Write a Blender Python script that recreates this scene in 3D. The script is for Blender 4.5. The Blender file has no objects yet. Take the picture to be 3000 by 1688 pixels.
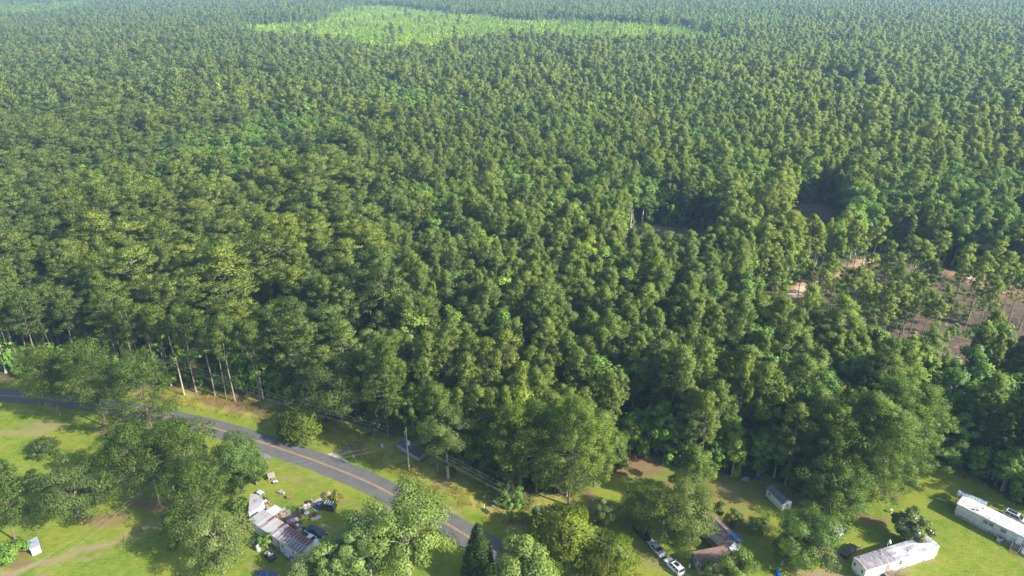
import bpy, math, random
import numpy as np
from mathutils import Vector, Matrix

# ------------------------------------------------------------------ camera, light, exposure
sc = bpy.context.scene
col = sc.collection
CAM_H, CAM_PITCH, CAM_F = 110.0, 25.0, 2027.0      # metres, degrees below the horizon, focal length in photo pixels (3000 wide)
cam_data = bpy.data.cameras.new('camera')
cam = bpy.data.objects.new('camera', cam_data)
col.objects.link(cam)
cam_data.sensor_width = 36.0
cam_data.lens = 36.0 * CAM_F / 3000.0
cam_data.clip_start = 1.0
cam_data.clip_end = 20000.0
cam.location = (0, 0, CAM_H)
cam.rotation_euler = (math.radians(90 - CAM_PITCH), 0, 0)
sc.camera = cam

SUN_EL = 33.0
SUN_DIR = (math.cos(math.radians(-27)), math.sin(math.radians(-27)))   # horizontal direction towards the sun
world = bpy.data.worlds.new('World')
sc.world = world
world.use_nodes = True
wn = world.node_tree.nodes
sky = wn.new('ShaderNodeTexSky')
sky.sky_type = 'NISHITA'
sky.sun_disc = False
sky.sun_elevation = math.radians(SUN_EL)
sky.sun_rotation = math.atan2(SUN_DIR[0], SUN_DIR[1])
bg = wn['Background']
world.node_tree.links.new(sky.outputs[0], bg.inputs[0])
bg.inputs[1].default_value = 0.15

sun_data = bpy.data.lights.new('sun', 'SUN')
sun_data.energy = 5.0
sun_data.angle = math.radians(0.53)
sun_data.color = (1.0, 0.935, 0.80)
sun = bpy.data.objects.new('sun', sun_data)
col.objects.link(sun)
ce = math.cos(math.radians(SUN_EL))
to_sun = Vector((SUN_DIR[0] * ce, SUN_DIR[1] * ce, math.sin(math.radians(SUN_EL))))
sun.rotation_euler = to_sun.to_track_quat('Z', 'Y').to_euler()

sc.view_settings.view_transform = 'Standard'
sc.view_settings.look = 'None'
sc.view_settings.gamma = 1.0
sc.view_settings.use_curve_mapping = False
sc.view_settings.exposure = 1.2
sc.render.engine = 'CYCLES'
cy = sc.cycles
cy.max_bounces = 5
cy.diffuse_bounces = 2
cy.glossy_bounces = 2
cy.transmission_bounces = 3
cy.transparent_max_bounces = 6
cy.volume_bounces = 0
cy.use_denoising = True
cy.denoiser = 'OPENIMAGEDENOISE'
cy.denoising_input_passes = 'RGB_ALBEDO_NORMAL'
cy.denoising_prefilter = 'ACCURATE'
cy.sample_clamp_indirect = 4.0
cy.caustics_reflective = False
cy.caustics_refractive = False

# ------------------------------------------------------------------ geometry of the place
_p = math.radians(CAM_PITCH)
_cp, _sp = math.cos(_p), math.sin(_p)

def PX(x, y, z=0.0):
    """the point of the place, at height z, that the photograph shows at pixel (x, y)"""
    u, v = (x - 1500) / CAM_F, (y - 844) / CAM_F
    dy, dz = _cp - v * _sp, -_sp - v * _cp
    t = (CAM_H - z) / -dz
    return Vector((u * t, dy * t, z))

def pxs(pts, z=0.0):
    return np.array([PX(a, b, z)[:2] for a, b in pts])

def height_at(base, ytop):
    """height of a vertical thing standing at base whose top shows at photo row ytop"""
    v = (ytop - 844) / CAM_F
    return CAM_H + base[1] * (-_sp - v * _cp) / (_cp - v * _sp)

def metres(px, base, z=0.0):
    """photo pixels to metres at a place"""
    depth = base[1] * _cp + (CAM_H - z) * _sp
    return px * depth / CAM_F

def in_poly(P, poly):
    x, y = P[:, 0], P[:, 1]
    inside = np.zeros(len(P), bool)
    n = len(poly)
    j = n - 1
    for i in range(n):
        xi, yi = poly[i]
        xj, yj = poly[j]
        c = ((yi > y) != (yj > y)) & (x < (xj - xi) * (y - yi) / (yj - yi + 1e-12) + xi)
        inside ^= c
        j = i
    return inside

def dist_line(P, line):
    d = np.full(len(P), 1e9)
    for a, b in zip(line[:-1], line[1:]):
        ab = b - a
        t = np.clip(((P - a) @ ab) / (ab @ ab + 1e-9), 0, 1)
        q = a + t[:, None] * ab
        d = np.minimum(d, np.hypot(P[:, 0] - q[:, 0], P[:, 1] - q[:, 1]))
    return d

def spline(P, step=2.0):
    P = np.asarray(P, float)
    P = np.vstack([2 * P[0] - P[1], P, 2 * P[-1] - P[-2]])
    out = []
    for i in range(1, len(P) - 2):
        p0, p1, p2, p3 = P[i - 1], P[i], P[i + 1], P[i + 2]
        n = max(2, int(np.linalg.norm(p2 - p1) / step))
        t = np.linspace(0, 1, n, endpoint=False)[:, None]
        out.append(0.5 * (2 * p1 + (p2 - p0) * t + (2 * p0 - 5 * p1 + 4 * p2 - p3) * t ** 2 + (3 * p1 - p0 - 3 * p2 + p3) * t ** 3))
    out.append(P[-2][None])
    return np.vstack(out)

def value_noise(P, scale, seed):
    q = P / scale
    i = np.floor(q).astype(np.int64)
    f = q - i
    f = f * f * (3 - 2 * f)
    def h(a, b):
        n = (a * 374761393 + b * 668265263 + seed * 1442695041) & 0xffffffff
        n = ((n ^ (n >> 13)) * 1274126177) & 0xffffffff
        return ((n ^ (n >> 16)) & 0xffff) / 65535.0
    a, b = i[:, 0], i[:, 1]
    return (h(a, b) * (1 - f[:, 0]) + h(a + 1, b) * f[:, 0]) * (1 - f[:, 1]) + (h(a, b + 1) * (1 - f[:, 0]) + h(a + 1, b + 1) * f[:, 0]) * f[:, 1]

# ------------------------------------------------------------------ object helpers
def tag(o, label=None, cat=None, group=None, kind=None):
    if label: o['label'] = label
    if cat: o['category'] = cat
    if group: o['group'] = group
    if kind: o['kind'] = kind
    return o

def thing(name, label, cat, loc=(0, 0, 0), rot=0.0, group=None):
    o = bpy.data.objects.new(name, None)
    o.empty_display_size = 0.3
    col.objects.link(o)
    o.location = loc
    o.rotation_euler = (0, 0, rot)
    return tag(o, label, cat, group)

def link(name, mesh, parent=None, loc=None, rot=None):
    o = bpy.data.objects.new(name, mesh)
    col.objects.link(o)
    if parent: o.parent = parent
    if loc is not None: o.location = loc
    if rot is not None: o.rotation_euler = rot
    return o

def np_mesh(name, V, F, mats=(), smooth=False, mat_index=None, attrs=None):
    """V (n,3), F (m,k) all of one size k, or a list of such arrays"""
    Fs = F if isinstance(F, list) else [F]
    Fs = [np.asarray(f, np.int32) for f in Fs if len(f)]
    me = bpy.data.meshes.new(name)
    V = np.asarray(V, np.float32)
    me.vertices.add(len(V))
    me.vertices.foreach_set('co', V.ravel())
    loops = np.concatenate([f.ravel() for f in Fs])
    sizes = np.concatenate([np.full(len(f), f.shape[1], np.int32) for f in Fs])
    me.loops.add(len(loops))
    me.loops.foreach_set('vertex_index', loops)
    me.polygons.add(len(sizes))
    starts = np.concatenate([[0], np.cumsum(sizes)[:-1]]).astype(np.int32)
    me.polygons.foreach_set('loop_start', starts)
    me.polygons.foreach_set('loop_total', sizes)
    if mat_index is not None:
        me.polygons.foreach_set('material_index', np.asarray(mat_index, np.int32))
    me.polygons.foreach_set('use_smooth', np.full(len(sizes), smooth))
    for m in mats: me.materials.append(m)
    for k, a in (attrs or {}).items():
        at = me.attributes.new(k, 'FLOAT', 'POINT')
        at.data.foreach_set('value', np.asarray(a, np.float32))
    me.update(calc_edges=True)
    me.validate()
    return me

class MB:
    """collects simple shapes for ONE mesh"""
    def __init__(self):
        self.v, self.f = [], []
    def add(self, vs, fs):
        n = len(self.v)
        self.v += [tuple(p) for p in vs]
        self.f += [tuple(i + n for i in f) for f in fs]
        return self
    def box(self, c, s, rz=0.0, taper=1.0, m=None):
        hx, hy, hz = s[0] / 2, s[1] / 2, s[2] / 2
        P = []
        for z, k in ((-hz, 1.0), (hz, taper)):
            for x, y in ((-hx, -hy), (hx, -hy), (hx, hy), (-hx, hy)):
                P.append(Vector((x * k, y * k, z)))
        R = m if m is not None else Matrix.Rotation(rz, 3, 'Z')
        P = [R @ p + Vector(c) for p in P]
        return self.add(P, [(3, 2, 1, 0), (4, 5, 6, 7), (0, 1, 5, 4), (1, 2, 6, 5), (2, 3, 7, 6), (3, 0, 4, 7)])
    def tube(self, pts, radii, n=8, caps=True):
        pts = [Vector(p) for p in pts]
        if not hasattr(radii, '__len__'): radii = [radii] * len(pts)
        base = len(self.v)
        up = Vector((0.13, 0.27, 0.95))
        for i, p in enumerate(pts):
            d = (pts[min(i + 1, len(pts) - 1)] - pts[max(i - 1, 0)]).normalized()
            a = d.cross(up)
            if a.length < 1e-3: a = d.cross(Vector((1, 0, 0)))
            a.normalize()
            b = d.cross(a)
            for k in range(n):
                t = 2 * math.pi * k / n
                self.v.append(tuple(p + (a * math.cos(t) + b * math.sin(t)) * radii[i]))
        for i in range(len(pts) - 1):
            for k in range(n):
                k2 = (k + 1) % n
                self.f.append((base + i * n + k, base + i * n + k2, base + (i + 1) * n + k2, base + (i + 1) * n + k))
        if caps:
            self.f.append(tuple(base + k for k in range(n))[::-1])
            self.f.append(tuple(base + (len(pts) - 1) * n + k for k in range(n)))
        return self
    def lathe(self, prof, n=12, c=(0, 0, 0)):
        """prof: (radius, z) from bottom to top round a vertical axis"""
        return self.tube_z([(c[0], c[1], c[2] + z) for r, z in prof], [max(r, 1e-3) for r, z in prof], n)
    def tube_z(self, pts, radii, n):
        base = len(self.v)
        for p, r in zip(pts, radii):
            for k in range(n):
                t = 2 * math.pi * k / n
                self.v.append((p[0] + r * math.cos(t), p[1] + r * math.sin(t), p[2]))
        for i in range(len(pts) - 1):
            for k in range(n):
                k2 = (k + 1) % n
                self.f.append((base + i * n + k, base + i * n + k2, base + (i + 1) * n + k2, base + (i + 1) * n + k))
        self.f.append(tuple(base + k for k in range(n))[::-1])
        self.f.append(tuple(base + (len(pts) - 1) * n + k for k in range(n)))
        return self
    def lump(self, c, s, seed=0, rough=0.25, n=9, m=6):
        """an uneven closed lump standing on its base"""
        r = random.Random(seed)
        base = len(self.v)
        for i in range(m + 1):
            ph = math.pi * i / m
            for k in range(n):
                t = 2 * math.pi * k / n
                q = 1 + rough * (r.random() - 0.5) * 2
                self.v.append((c[0] + s[0] * math.sin(ph) * math.cos(t) * q, c[1] + s[1] * math.sin(ph) * math.sin(t) * q, c[2] + s[2] * (1 - math.cos(ph)) / 2 * (q if i < m else 1)))
        for i in range(m):
            for k in range(n):
                k2 = (k + 1) % n
                self.f.append((base + i * n + k, base + i * n + k2, base + (i + 1) * n + k2, base + (i + 1) * n + k))
        return self
    def mesh(self, name, mat, smooth=False):
        me = bpy.data.meshes.new(name)
        me.from_pydata(self.v, [], self.f)
        me.materials.append(mat)
        if smooth: me.polygons.foreach_set('use_smooth', [True] * len(self.f))
        me.update()
        return me
    def obj(self, name, mat, parent=None, loc=None, rot=None, smooth=False):
        return link(name, self.mesh(name, mat, smooth), parent, loc, rot)

# ------------------------------------------------------------------ materials
def nodes_of(name):
    m = bpy.data.materials.new(name)
    m.use_nodes = True
    nt = m.node_tree
    return m, nt, nt.nodes['Principled BSDF'], nt.nodes['Material Output']

def N(nt, t, **kw):
    n = nt.nodes.new(t)
    for k, v in kw.items():
        if hasattr(n, k): setattr(n, k, v)
    return n

def mixc(nt, fac, a, b, mode='MIX'):
    n = nt.nodes.new('ShaderNodeMix')
    n.data_type = 'RGBA'
    n.blend_type = mode
    for s, v in ((0, fac), (6, a), (7, b)):
        if isinstance(v, (int, float)): n.inputs[s].default_value = v
        elif isinstance(v, tuple): n.inputs[s].default_value = (*v, 1) if len(v) == 3 else v
        else: nt.links.new(v, n.inputs[s])
    return n.outputs[2]

def noise(nt, scale, detail=3, rough=0.6, vec=None, stretch=None):
    n = nt.nodes.new('ShaderNodeTexNoise')
    n.inputs['Scale'].default_value = scale
    n.inputs['Detail'].default_value = detail
    n.inputs['Roughness'].default_value = rough
    if vec is None:
        g = nt.nodes.new('ShaderNodeTexCoord')
        vec = g.outputs['Object']
    if stretch:
        mp = nt.nodes.new('ShaderNodeMapping')
        mp.inputs['Scale'].default_value = stretch
        nt.links.new(vec, mp.inputs[0])
        vec = mp.outputs[0]
    nt.links.new(vec, n.inputs['Vector'])
    return n.outputs['Fac']

def ramp(nt, fac, lo, hi):
    n = nt.nodes.new('ShaderNodeMapRange')
    n.inputs[1].default_value = lo
    n.inputs[2].default_value = hi
    n.interpolation_type = 'SMOOTHSTEP'
    nt.links.new(fac, n.inputs[0])
    return n.outputs[0]

def math_node(nt, op, a, b):
    n = nt.nodes.new('ShaderNodeMath')
    n.operation = op
    for i, v in enumerate((a, b)):
        if isinstance(v, (int, float)): n.inputs[i].default_value = v
        else: nt.links.new(v, n.inputs[i])
    return n.outputs[0]

def mat(name, c, rough=0.6, metal=0.0, c2=None, scale=2.0, lo=0.4, hi=0.65, spec=0.4, stretch=None, rnd=0.0, bump=0.0):
    m, nt, b, out = nodes_of(name)
    b.inputs['Roughness'].default_value = rough
    b.inputs['Metallic'].default_value = metal
    b.inputs['Specular IOR Level'].default_value = spec
    c2 = c2 or tuple(x * 0.78 for x in c)
    f = noise(nt, scale, 4, 0.65, stretch=stretch)
    cc = mixc(nt, ramp(nt, f, lo, hi), c, c2)
    fine = noise(nt, scale * 9, 2)
    cc = mixc(nt, 0.25, cc, mixc(nt, fine, (0.4, 0.4, 0.4), (1.6, 1.6, 1.6)), 'MULTIPLY')
    if rnd:
        oi = nt.nodes.new('ShaderNodeObjectInfo')
        cc = mixc(nt, rnd, cc, mixc(nt, oi.outputs['Random'], (0.55, 0.55, 0.55), (1.45, 1.45, 1.45)), 'MULTIPLY')
    nt.links.new(cc, b.inputs['Base Color'])
    if bump:
        bp = nt.nodes.new('ShaderNodeBump')
        bp.inputs['Strength'].default_value = bump
        bp.inputs['Distance'].default_value = 0.05
        nt.links.new(fine, bp.inputs['Height'])
        nt.links.new(bp.outputs[0], b.inputs['Normal'])
    return m

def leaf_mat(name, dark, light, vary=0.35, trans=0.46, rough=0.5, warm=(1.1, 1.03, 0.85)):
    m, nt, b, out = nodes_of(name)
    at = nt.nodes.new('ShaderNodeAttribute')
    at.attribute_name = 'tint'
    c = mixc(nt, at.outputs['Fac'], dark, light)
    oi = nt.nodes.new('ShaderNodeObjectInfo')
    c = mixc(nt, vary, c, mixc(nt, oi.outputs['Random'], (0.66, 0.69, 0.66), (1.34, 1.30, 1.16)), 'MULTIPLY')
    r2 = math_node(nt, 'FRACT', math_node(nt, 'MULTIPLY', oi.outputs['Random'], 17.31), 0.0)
    wn_ = mixc(nt, ramp(nt, r2, 0.45, 1.0), (1, 1, 1), warm)
    c = mixc(nt, 1.0, c, wn_, 'MULTIPLY')
    f = noise(nt, 0.22, 2, 0.5)
    c = mixc(nt, 0.5, c, mixc(nt, f, (0.7, 0.75, 0.8), (1.35, 1.3, 1.1)), 'MULTIPLY')
    # whole stands differ a little in colour over tens of metres
    st = mixc(nt, ramp(nt, noise(nt, 0.012, 3, 0.6, vec=oi.outputs['Location']), 0.36, 0.64), (0.80, 0.88, 0.95), (1.22, 1.14, 0.90))
    c = mixc(nt, 0.8, c, st, 'MULTIPLY')
    nt.links.new(c, b.inputs['Base Color'])
    b.inputs['Roughness'].default_value = rough
    b.inputs['Specular IOR Level'].default_value = 0.3
    tr = nt.nodes.new('ShaderNodeBsdfTranslucent')
    nt.links.new(mixc(nt, 1.0, c, (1.25, 1.35, 0.6), 'MULTIPLY'), tr.inputs['Color'])
    mx = nt.nodes.new('ShaderNodeMixShader')
    mx.inputs[0].default_value = trans
    nt.links.new(b.outputs[0], mx.inputs[1])
    nt.links.new(tr.outputs[0], mx.inputs[2])
    nt.links.new(mx.outputs[0], out.inputs['Surface'])
    return m

M = {}
M['pine'] = leaf_mat('pine needles', (0.098, 0.148, 0.038), (0.260, 0.318, 0.084), vary=0.6)
M['pine_yard'] = leaf_mat('yard pine needles', (0.070, 0.124, 0.026), (0.245, 0.320, 0.072), vary=0.3)
M['hardwood'] = leaf_mat('hardwood leaves', (0.085, 0.168, 0.026), (0.250, 0.390, 0.065), vary=0.7, warm=(1.35, 1.06, 0.7))
M['stand'] = leaf_mat('young stand leaves', (0.20, 0.32, 0.018), (0.42, 0.55, 0.030), vary=0.8)
M['bright'] = leaf_mat('bright yard leaves', (0.058, 0.112, 0.020), (0.185, 0.265, 0.055), vary=0.2)
M['tulip'] = leaf_mat('tall pale tree leaves', (0.060, 0.118, 0.020), (0.310, 0.395, 0.120), vary=0.2)
M['olive'] = leaf_mat('oak leaves', (0.044, 0.078, 0.018), (0.180, 0.225, 0.055), vary=0.3)
M['magnolia'] = leaf_mat('magnolia leaves', (0.022, 0.045, 0.012), (0.150, 0.185, 0.060), vary=0.1, trans=0.1, rough=0.28)
M['cedar'] = leaf_mat('cedar sprays', (0.090, 0.140, 0.016), (0.290, 0.345, 0.042), vary=0.2)
M['cedar_dark'] = leaf_mat('dark cedar sprays', (0.030, 0.065, 0.014), (0.085, 0.150, 0.026), vary=0.2)
M['silver'] = leaf_mat('grey green leaves', (0.058, 0.102, 0.030), (0.240, 0.300, 0.112), vary=0.2)
M['bark'] = mat('bark', (0.20, 0.155, 0.12), 0.9, c2=(0.11, 0.085, 0.07), scale=0.6, rnd=0.5)
M['bark_pale'] = mat('pale bark', (0.30, 0.27, 0.23), 0.9, c2=(0.17, 0.15, 0.13), scale=0.6, rnd=0.4)
M['dead'] = mat('dead wood', (0.30, 0.25, 0.23), 0.9, c2=(0.22, 0.18, 0.16), scale=0.6)
M['blossom'] = leaf_mat('leaves and yellow blossom', (0.06, 0.09, 0.015), (0.45, 0.36, 0.06), vary=0.1)
M['weeds'] = leaf_mat('weeds', (0.17, 0.18, 0.03), (0.36, 0.32, 0.08), vary=0.1)
M['brush_leaf'] = leaf_mat('undergrowth leaves', (0.075, 0.16, 0.018), (0.24, 0.40, 0.045), vary=0.6)
# ------------------------------------------------------------------ trees: shapes
def _norm(a):
    return a / np.maximum(np.linalg.norm(a, axis=1, keepdims=True), 1e-9)

def tubes_np(segs, n=4):
    """segs: list of (points (k,3), radii (k,)) -> V, F quads"""
    Vs, Fs, off = [], [], 0
    ang = np.arange(n) * 2 * np.pi / n
    for P, R in segs:
        P = np.asarray(P, float)
        R = np.asarray(R, float)
        d = np.gradient(P, axis=0)
        d = _norm(d)
        ref = np.where(np.abs(d[:, 2:3]) > 0.9, np.array([[1.0, 0, 0]]), np.array([[0, 0, 1.0]]))
        a = _norm(np.cross(d, ref))
        b = np.cross(d, a)
        ring = P[:, None, :] + R[:, None, None] * (a[:, None, :] * np.cos(ang)[None, :, None] + b[:, None, :] * np.sin(ang)[None, :, None])
        k = len(P)
        Vs.append(ring.reshape(-1, 3))
        i = np.arange(k - 1)[:, None] * n
        j = np.arange(n)[None, :]
        j2 = (j + 1) % n
        F = np.stack([i + j, i + j2, i + n + j2, i + n + j], -1).reshape(-1, 4) + off
        Fs.append(F)
        off += k * n
    return np.vstack(Vs), np.vstack(Fs)

def blades_np(rng, C, D, length, width, diamond=False):
    """C centres, D directions: pointed leaf faces; -> V, F (triangles or 4-corner leaves)"""
    n = len(C)
    side = _norm(np.cross(D, rng.normal(size=(n, 3))))
    L = length * rng.uniform(0.7, 1.25, (n, 1))
    W = width * rng.uniform(0.7, 1.3, (n, 1))
    if diamond:
        up = np.cross(D, side)
        V = np.stack([C - D * L * 0.5, C + side * W * 0.5 + up * W * 0.12, C + D * L * 0.5, C - side * W * 0.5 + up * W * 0.12], 1)
        F = np.arange(n * 4).reshape(n, 4)
    else:
        V = np.stack([C - side * W * 0.5 - D * L * 0.3, C + side * W * 0.5 - D * L * 0.3, C + D * L * 0.7], 1)
        F = np.arange(n * 3).reshape(n, 3)
    return V.reshape(-1, 3), F

def pine_data(seed, h=22.0, r=3.6, base=0.52, clumps=110, blades=26, size=0.75, flat=0.35, limb_n=34, clump_r=1.0, squash=0.62):
    rng = np.random.default_rng(seed)
    lean = rng.normal(0, 0.012, 2) * h
    def axis(t):
        t = np.asarray(t)
        return np.stack([lean[0] * t ** 2 + 0.15 * np.sin(t * 5 + seed), lean[1] * t ** 2 + 0.15 * np.cos(t * 4 + seed) - 0.15, h * t], -1)
    tt = np.linspace(0, 0.97, 9)
    r0 = 0.0085 * h + 0.03
    segs = [(axis(tt), r0 * (1 - 0.86 * tt) + 0.09 * np.exp(-tt * 40))]
    C, Dir, W = [], [], []
    ga = rng.uniform(0, 6.28)
    per = max(1, int(round(clumps / limb_n)))
    skew = rng.uniform(0, 6.28)
    for i in range(limb_n):
        s = (i + rng.uniform(0.1, 0.9)) / limb_n
        s = s ** 0.8
        t = base + (0.985 - base) * s
        prof = (math.sin(math.pi * min(1, 0.22 + s * 0.78)) ** 0.75) if s > 0.15 else 0.62 + s
        a = ga + i * 2.399 + rng.normal(0, 0.3)
        Lb = r * prof * rng.uniform(0.62, 1.18) * (1 + 0.2 * math.cos(a - skew)) + 0.25
        rise = rng.uniform(0.05, 0.35) + 0.5 * s
        p0 = axis(t)
        e = np.array([math.cos(a), math.sin(a), 0])
        q = np.linspace(0, 1, 4)[:, None]
        path = p0 + e * Lb * q + np.array([0, 0, 1]) * (Lb * rise * q ** 1.4 - 0.18 * Lb * q * (1 - s))
        if i % 2 == 0 or s < 0.5:
            segs.append((path, np.linspace(0.075, 0.02, 4) * (1.25 - s)))
        for k in range(per):
            f = rng.uniform(0.45, 1.08)
            p = p0 + e * Lb * f + np.array([0, 0, 1]) * (Lb * rise * f ** 1.4 - 0.18 * Lb * f * (1 - s))
            p = p + rng.normal(0, [0.16 * r, 0.16 * r, 0.09 * r])
            C.append(p)
    C.append(axis(0.985) + np.array([0, 0, 0.1]))
    C.append(axis(0.96))
    C = np.array(C)
    nc = len(C)
    cs = rng.uniform(0.65, 1.35, nc) * clump_r
    idx = np.repeat(np.arange(nc), blades)
    off = rng.normal(size=(len(idx), 3))
    off = _norm(off) * rng.uniform(0.25, 1.0, (len(idx), 1)) ** 0.6
    off[:, 2] *= squash
    P = C[idx] + off * cs[idx, None]
    axisp = np.stack([lean[0] * np.ones(nc), lean[1] * np.ones(nc), C[:, 2] - 1.5], -1)
    outw = _norm(C - axisp)
    D = _norm(off * 0.9 + outw[idx] * 0.5 + np.array([0, 0, flat]) + rng.normal(0, 0.25, (len(idx), 3)))
    V, F = blades_np(rng, P, D, size, size * 0.42)
    nd = _norm(_norm(off) * 1.0 + outw[idx] * 0.5 + np.array([0, 0, 0.35]) + rng.normal(0, 0.28, (len(idx), 3)))
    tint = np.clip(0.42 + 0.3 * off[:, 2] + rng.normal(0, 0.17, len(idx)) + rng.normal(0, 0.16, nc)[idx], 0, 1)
    return tubes_np(segs, 5), (V, F, np.repeat(tint, 3), nd)

def broad_data(seed, h=14.0, r=4.0, base=0.25, lobes=26, leaves=110, size=0.5, shape='round', irregular=0.25, tint_up=0.3, lobe_r=0.34):
    rng = np.random.default_rng(seed)
    ch = h * (1 - base)
    zc = h * base + ch * 0.5
    L = []
    tries = 0
    while len(L) < lobes and tries < 8000:
        tries += 1
        d = rng.normal(size=3)
        d /= np.linalg.norm(d)
        rad = rng.uniform(0.45, 0.92)
        if shape == 'cone':
            z = rng.uniform(0, 1) ** 1.2
            rr = (1 - z) ** 0.75 * rng.uniform(0.5, 0.95)
            a = rng.uniform(0, 6.283)
            p = np.array([math.cos(a) * r * rr, math.sin(a) * r * rr, h * base + ch * (0.04 + z * 0.93)])
        elif shape == 'column':
            z = rng.uniform(0, 1)
            rr = (1 - (2 * z - 0.85) ** 2 * 0.75) * rng.uniform(0.2, 0.85)
            a = rng.uniform(0, 6.283)
            p = np.array([math.cos(a) * r * rr, math.sin(a) * r * rr, h * base + ch * z])
        else:
            p = np.array([d[0] * r * rad, d[1] * r * rad, zc + d[2] * ch * 0.5 * rad])
            if p[2] < zc - ch * 0.3 and rng.uniform() < 0.25: continue
        mn = r * lobe_r * 0.62
        if any(np.linalg.norm((p - q) * [1, 1, 0.8]) < mn for q in L) and tries < 6000: continue
        L.append(p)
    L = np.array(L)
    L += rng.normal(0, irregular * r * 0.3, L.shape)
    n = len(L)
    lr = r * lobe_r * rng.uniform(0.7, 1.25, n)
    if shape == 'cone':
        zz = (L[:, 2] - h * base) / ch
        lr = lr * (1.05 - 0.75 * zz)
    idx = np.repeat(np.arange(n), leaves)
    off = _norm(rng.normal(size=(len(idx), 3))) * (rng.uniform(0, 1, (len(idx), 1)) ** 0.38)
    off[:, 2] *= 0.75
    off[:, 2] += np.where(off[:, 2] < -0.3, 0.25, 0)
    P = L[idx] + off * lr[idx, None]
    outw = _norm(P - np.array([0, 0, zc - ch * 0.15]))
    nrm = _norm(outw + off * 0.6 + np.array([0, 0, 0.5]) + rng.normal(0, 0.45, (len(idx), 3)))
    D = _norm(np.cross(nrm, rng.normal(size=(len(idx), 3))))
    # leaf plane holds D and nrm x D
    side = np.cross(nrm, D)
    Ls = size * rng.uniform(0.65, 1.3, (len(idx), 1))
    V = np.stack([P - D * Ls * 0.5, P + side * Ls * 0.36, P + D * Ls * 0.5, P - side * Ls * 0.36], 1).reshape(-1, 3)
    F = np.arange(len(idx) * 4).reshape(-1, 4)
    nd = _norm(nrm * 0.6 + outw * 0.4 + off * 0.8 + rng.normal(0, 0.2, nrm.shape))
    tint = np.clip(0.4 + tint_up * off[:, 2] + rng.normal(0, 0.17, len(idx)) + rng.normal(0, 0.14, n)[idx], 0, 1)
    # trunk and limbs
    r0 = 0.016 * h + 0.05
    top = np.array([0, 0, zc + ch * 0.12])
    tt = np.linspace(0, 1, 6)[:, None]
    wob = rng.normal(0, 0.02 * h, (1, 3)) * [1, 1, 0]
    path = top * tt + wob * np.sin(tt * 3)
    segs = [(path, r0 * (1 - 0.75 * tt[:, 0]) + 0.1 * np.exp(-tt[:, 0] * 25))]
    for k in range(0, n, 1 if n < 30 else 2):
        t = rng.uniform(0.45, 0.95)
        p0 = top * t + wob[0] * math.sin(t * 3)
        if p0[2] > L[k][2]: p0 = p0 * max(0.3, (L[k][2] - 0.15 * ch) / max(p0[2], 0.1))
        q = np.linspace(0, 1, 4)[:, None]
        pa = p0 + (L[k] - p0) * q + np.array([0, 0, 0.06 * h]) * np.sin(q * 3.14)
        segs.append((pa, np.linspace(r0 * 0.34, 0.02, 4)))
    return tubes_np(segs, 5), (V, F, np.repeat(tint, 4), nd)

def spray_data(seed, h=8.0, r=3.0, base=0.05, n_spray=1500, size=0.6, shape='cone', up=0.9):
    """cedar: dense crown of upright sprays"""
    rng = np.random.default_rng(seed)
    z = rng.uniform(0, 1, n_spray) ** 0.9
    a = rng.uniform(0, 6.283, n_spray)
    bumps = 1 + 0.16 * np.sin(a * 5 + z * 9 + seed) + 0.10 * np.sin(a * 9 - z * 17)
    if shape == 'cone':
        R = (1 - z) ** 0.7 * (0.55 + 0.45 * np.minimum(1, z * 6))
    else:
        R = np.sqrt(np.maximum(0, 1 - (2 * z - 0.8) ** 2 / 1.45)) + 0.05
    depth = rng.uniform(0.62, 1.0, n_spray) ** 0.7
    R = R * r * bumps * depth
    P = np.stack([np.cos(a) * R, np.sin(a) * R, h * base + h * (1 - base) * z * (0.97 + 0.05 * bumps)], -1)
    k = 4
    idx = np.repeat(np.arange(n_spray), k)
    C = P[idx] + rng.normal(0, size * 0.35, (len(idx), 3))
    outd = np.stack([np.cos(a), np.sin(a), np.zeros(n_spray)], -1)[idx]
    D = _norm(outd * 0.75 + np.array([0, 0, up]) + rng.normal(0, 0.35, (len(idx), 3)))
    V, F = blades_np(rng, C, D, size, size * 0.5)
    nd = _norm(outd * 0.9 + np.array([0, 0, 0.45]) + rng.normal(0, 0.35, outd.shape))
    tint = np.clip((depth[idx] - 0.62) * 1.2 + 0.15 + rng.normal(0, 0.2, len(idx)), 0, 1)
    tt = np.linspace(0, 0.9, 4)[:, None]
    segs = [(np.array([0, 0, h]) * tt, (0.02 * h + 0.04) * (1 - 0.85 * tt[:, 0]))]
    return tubes_np(segs, 6), (V, F, np.repeat(tint, 3), nd)

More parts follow.
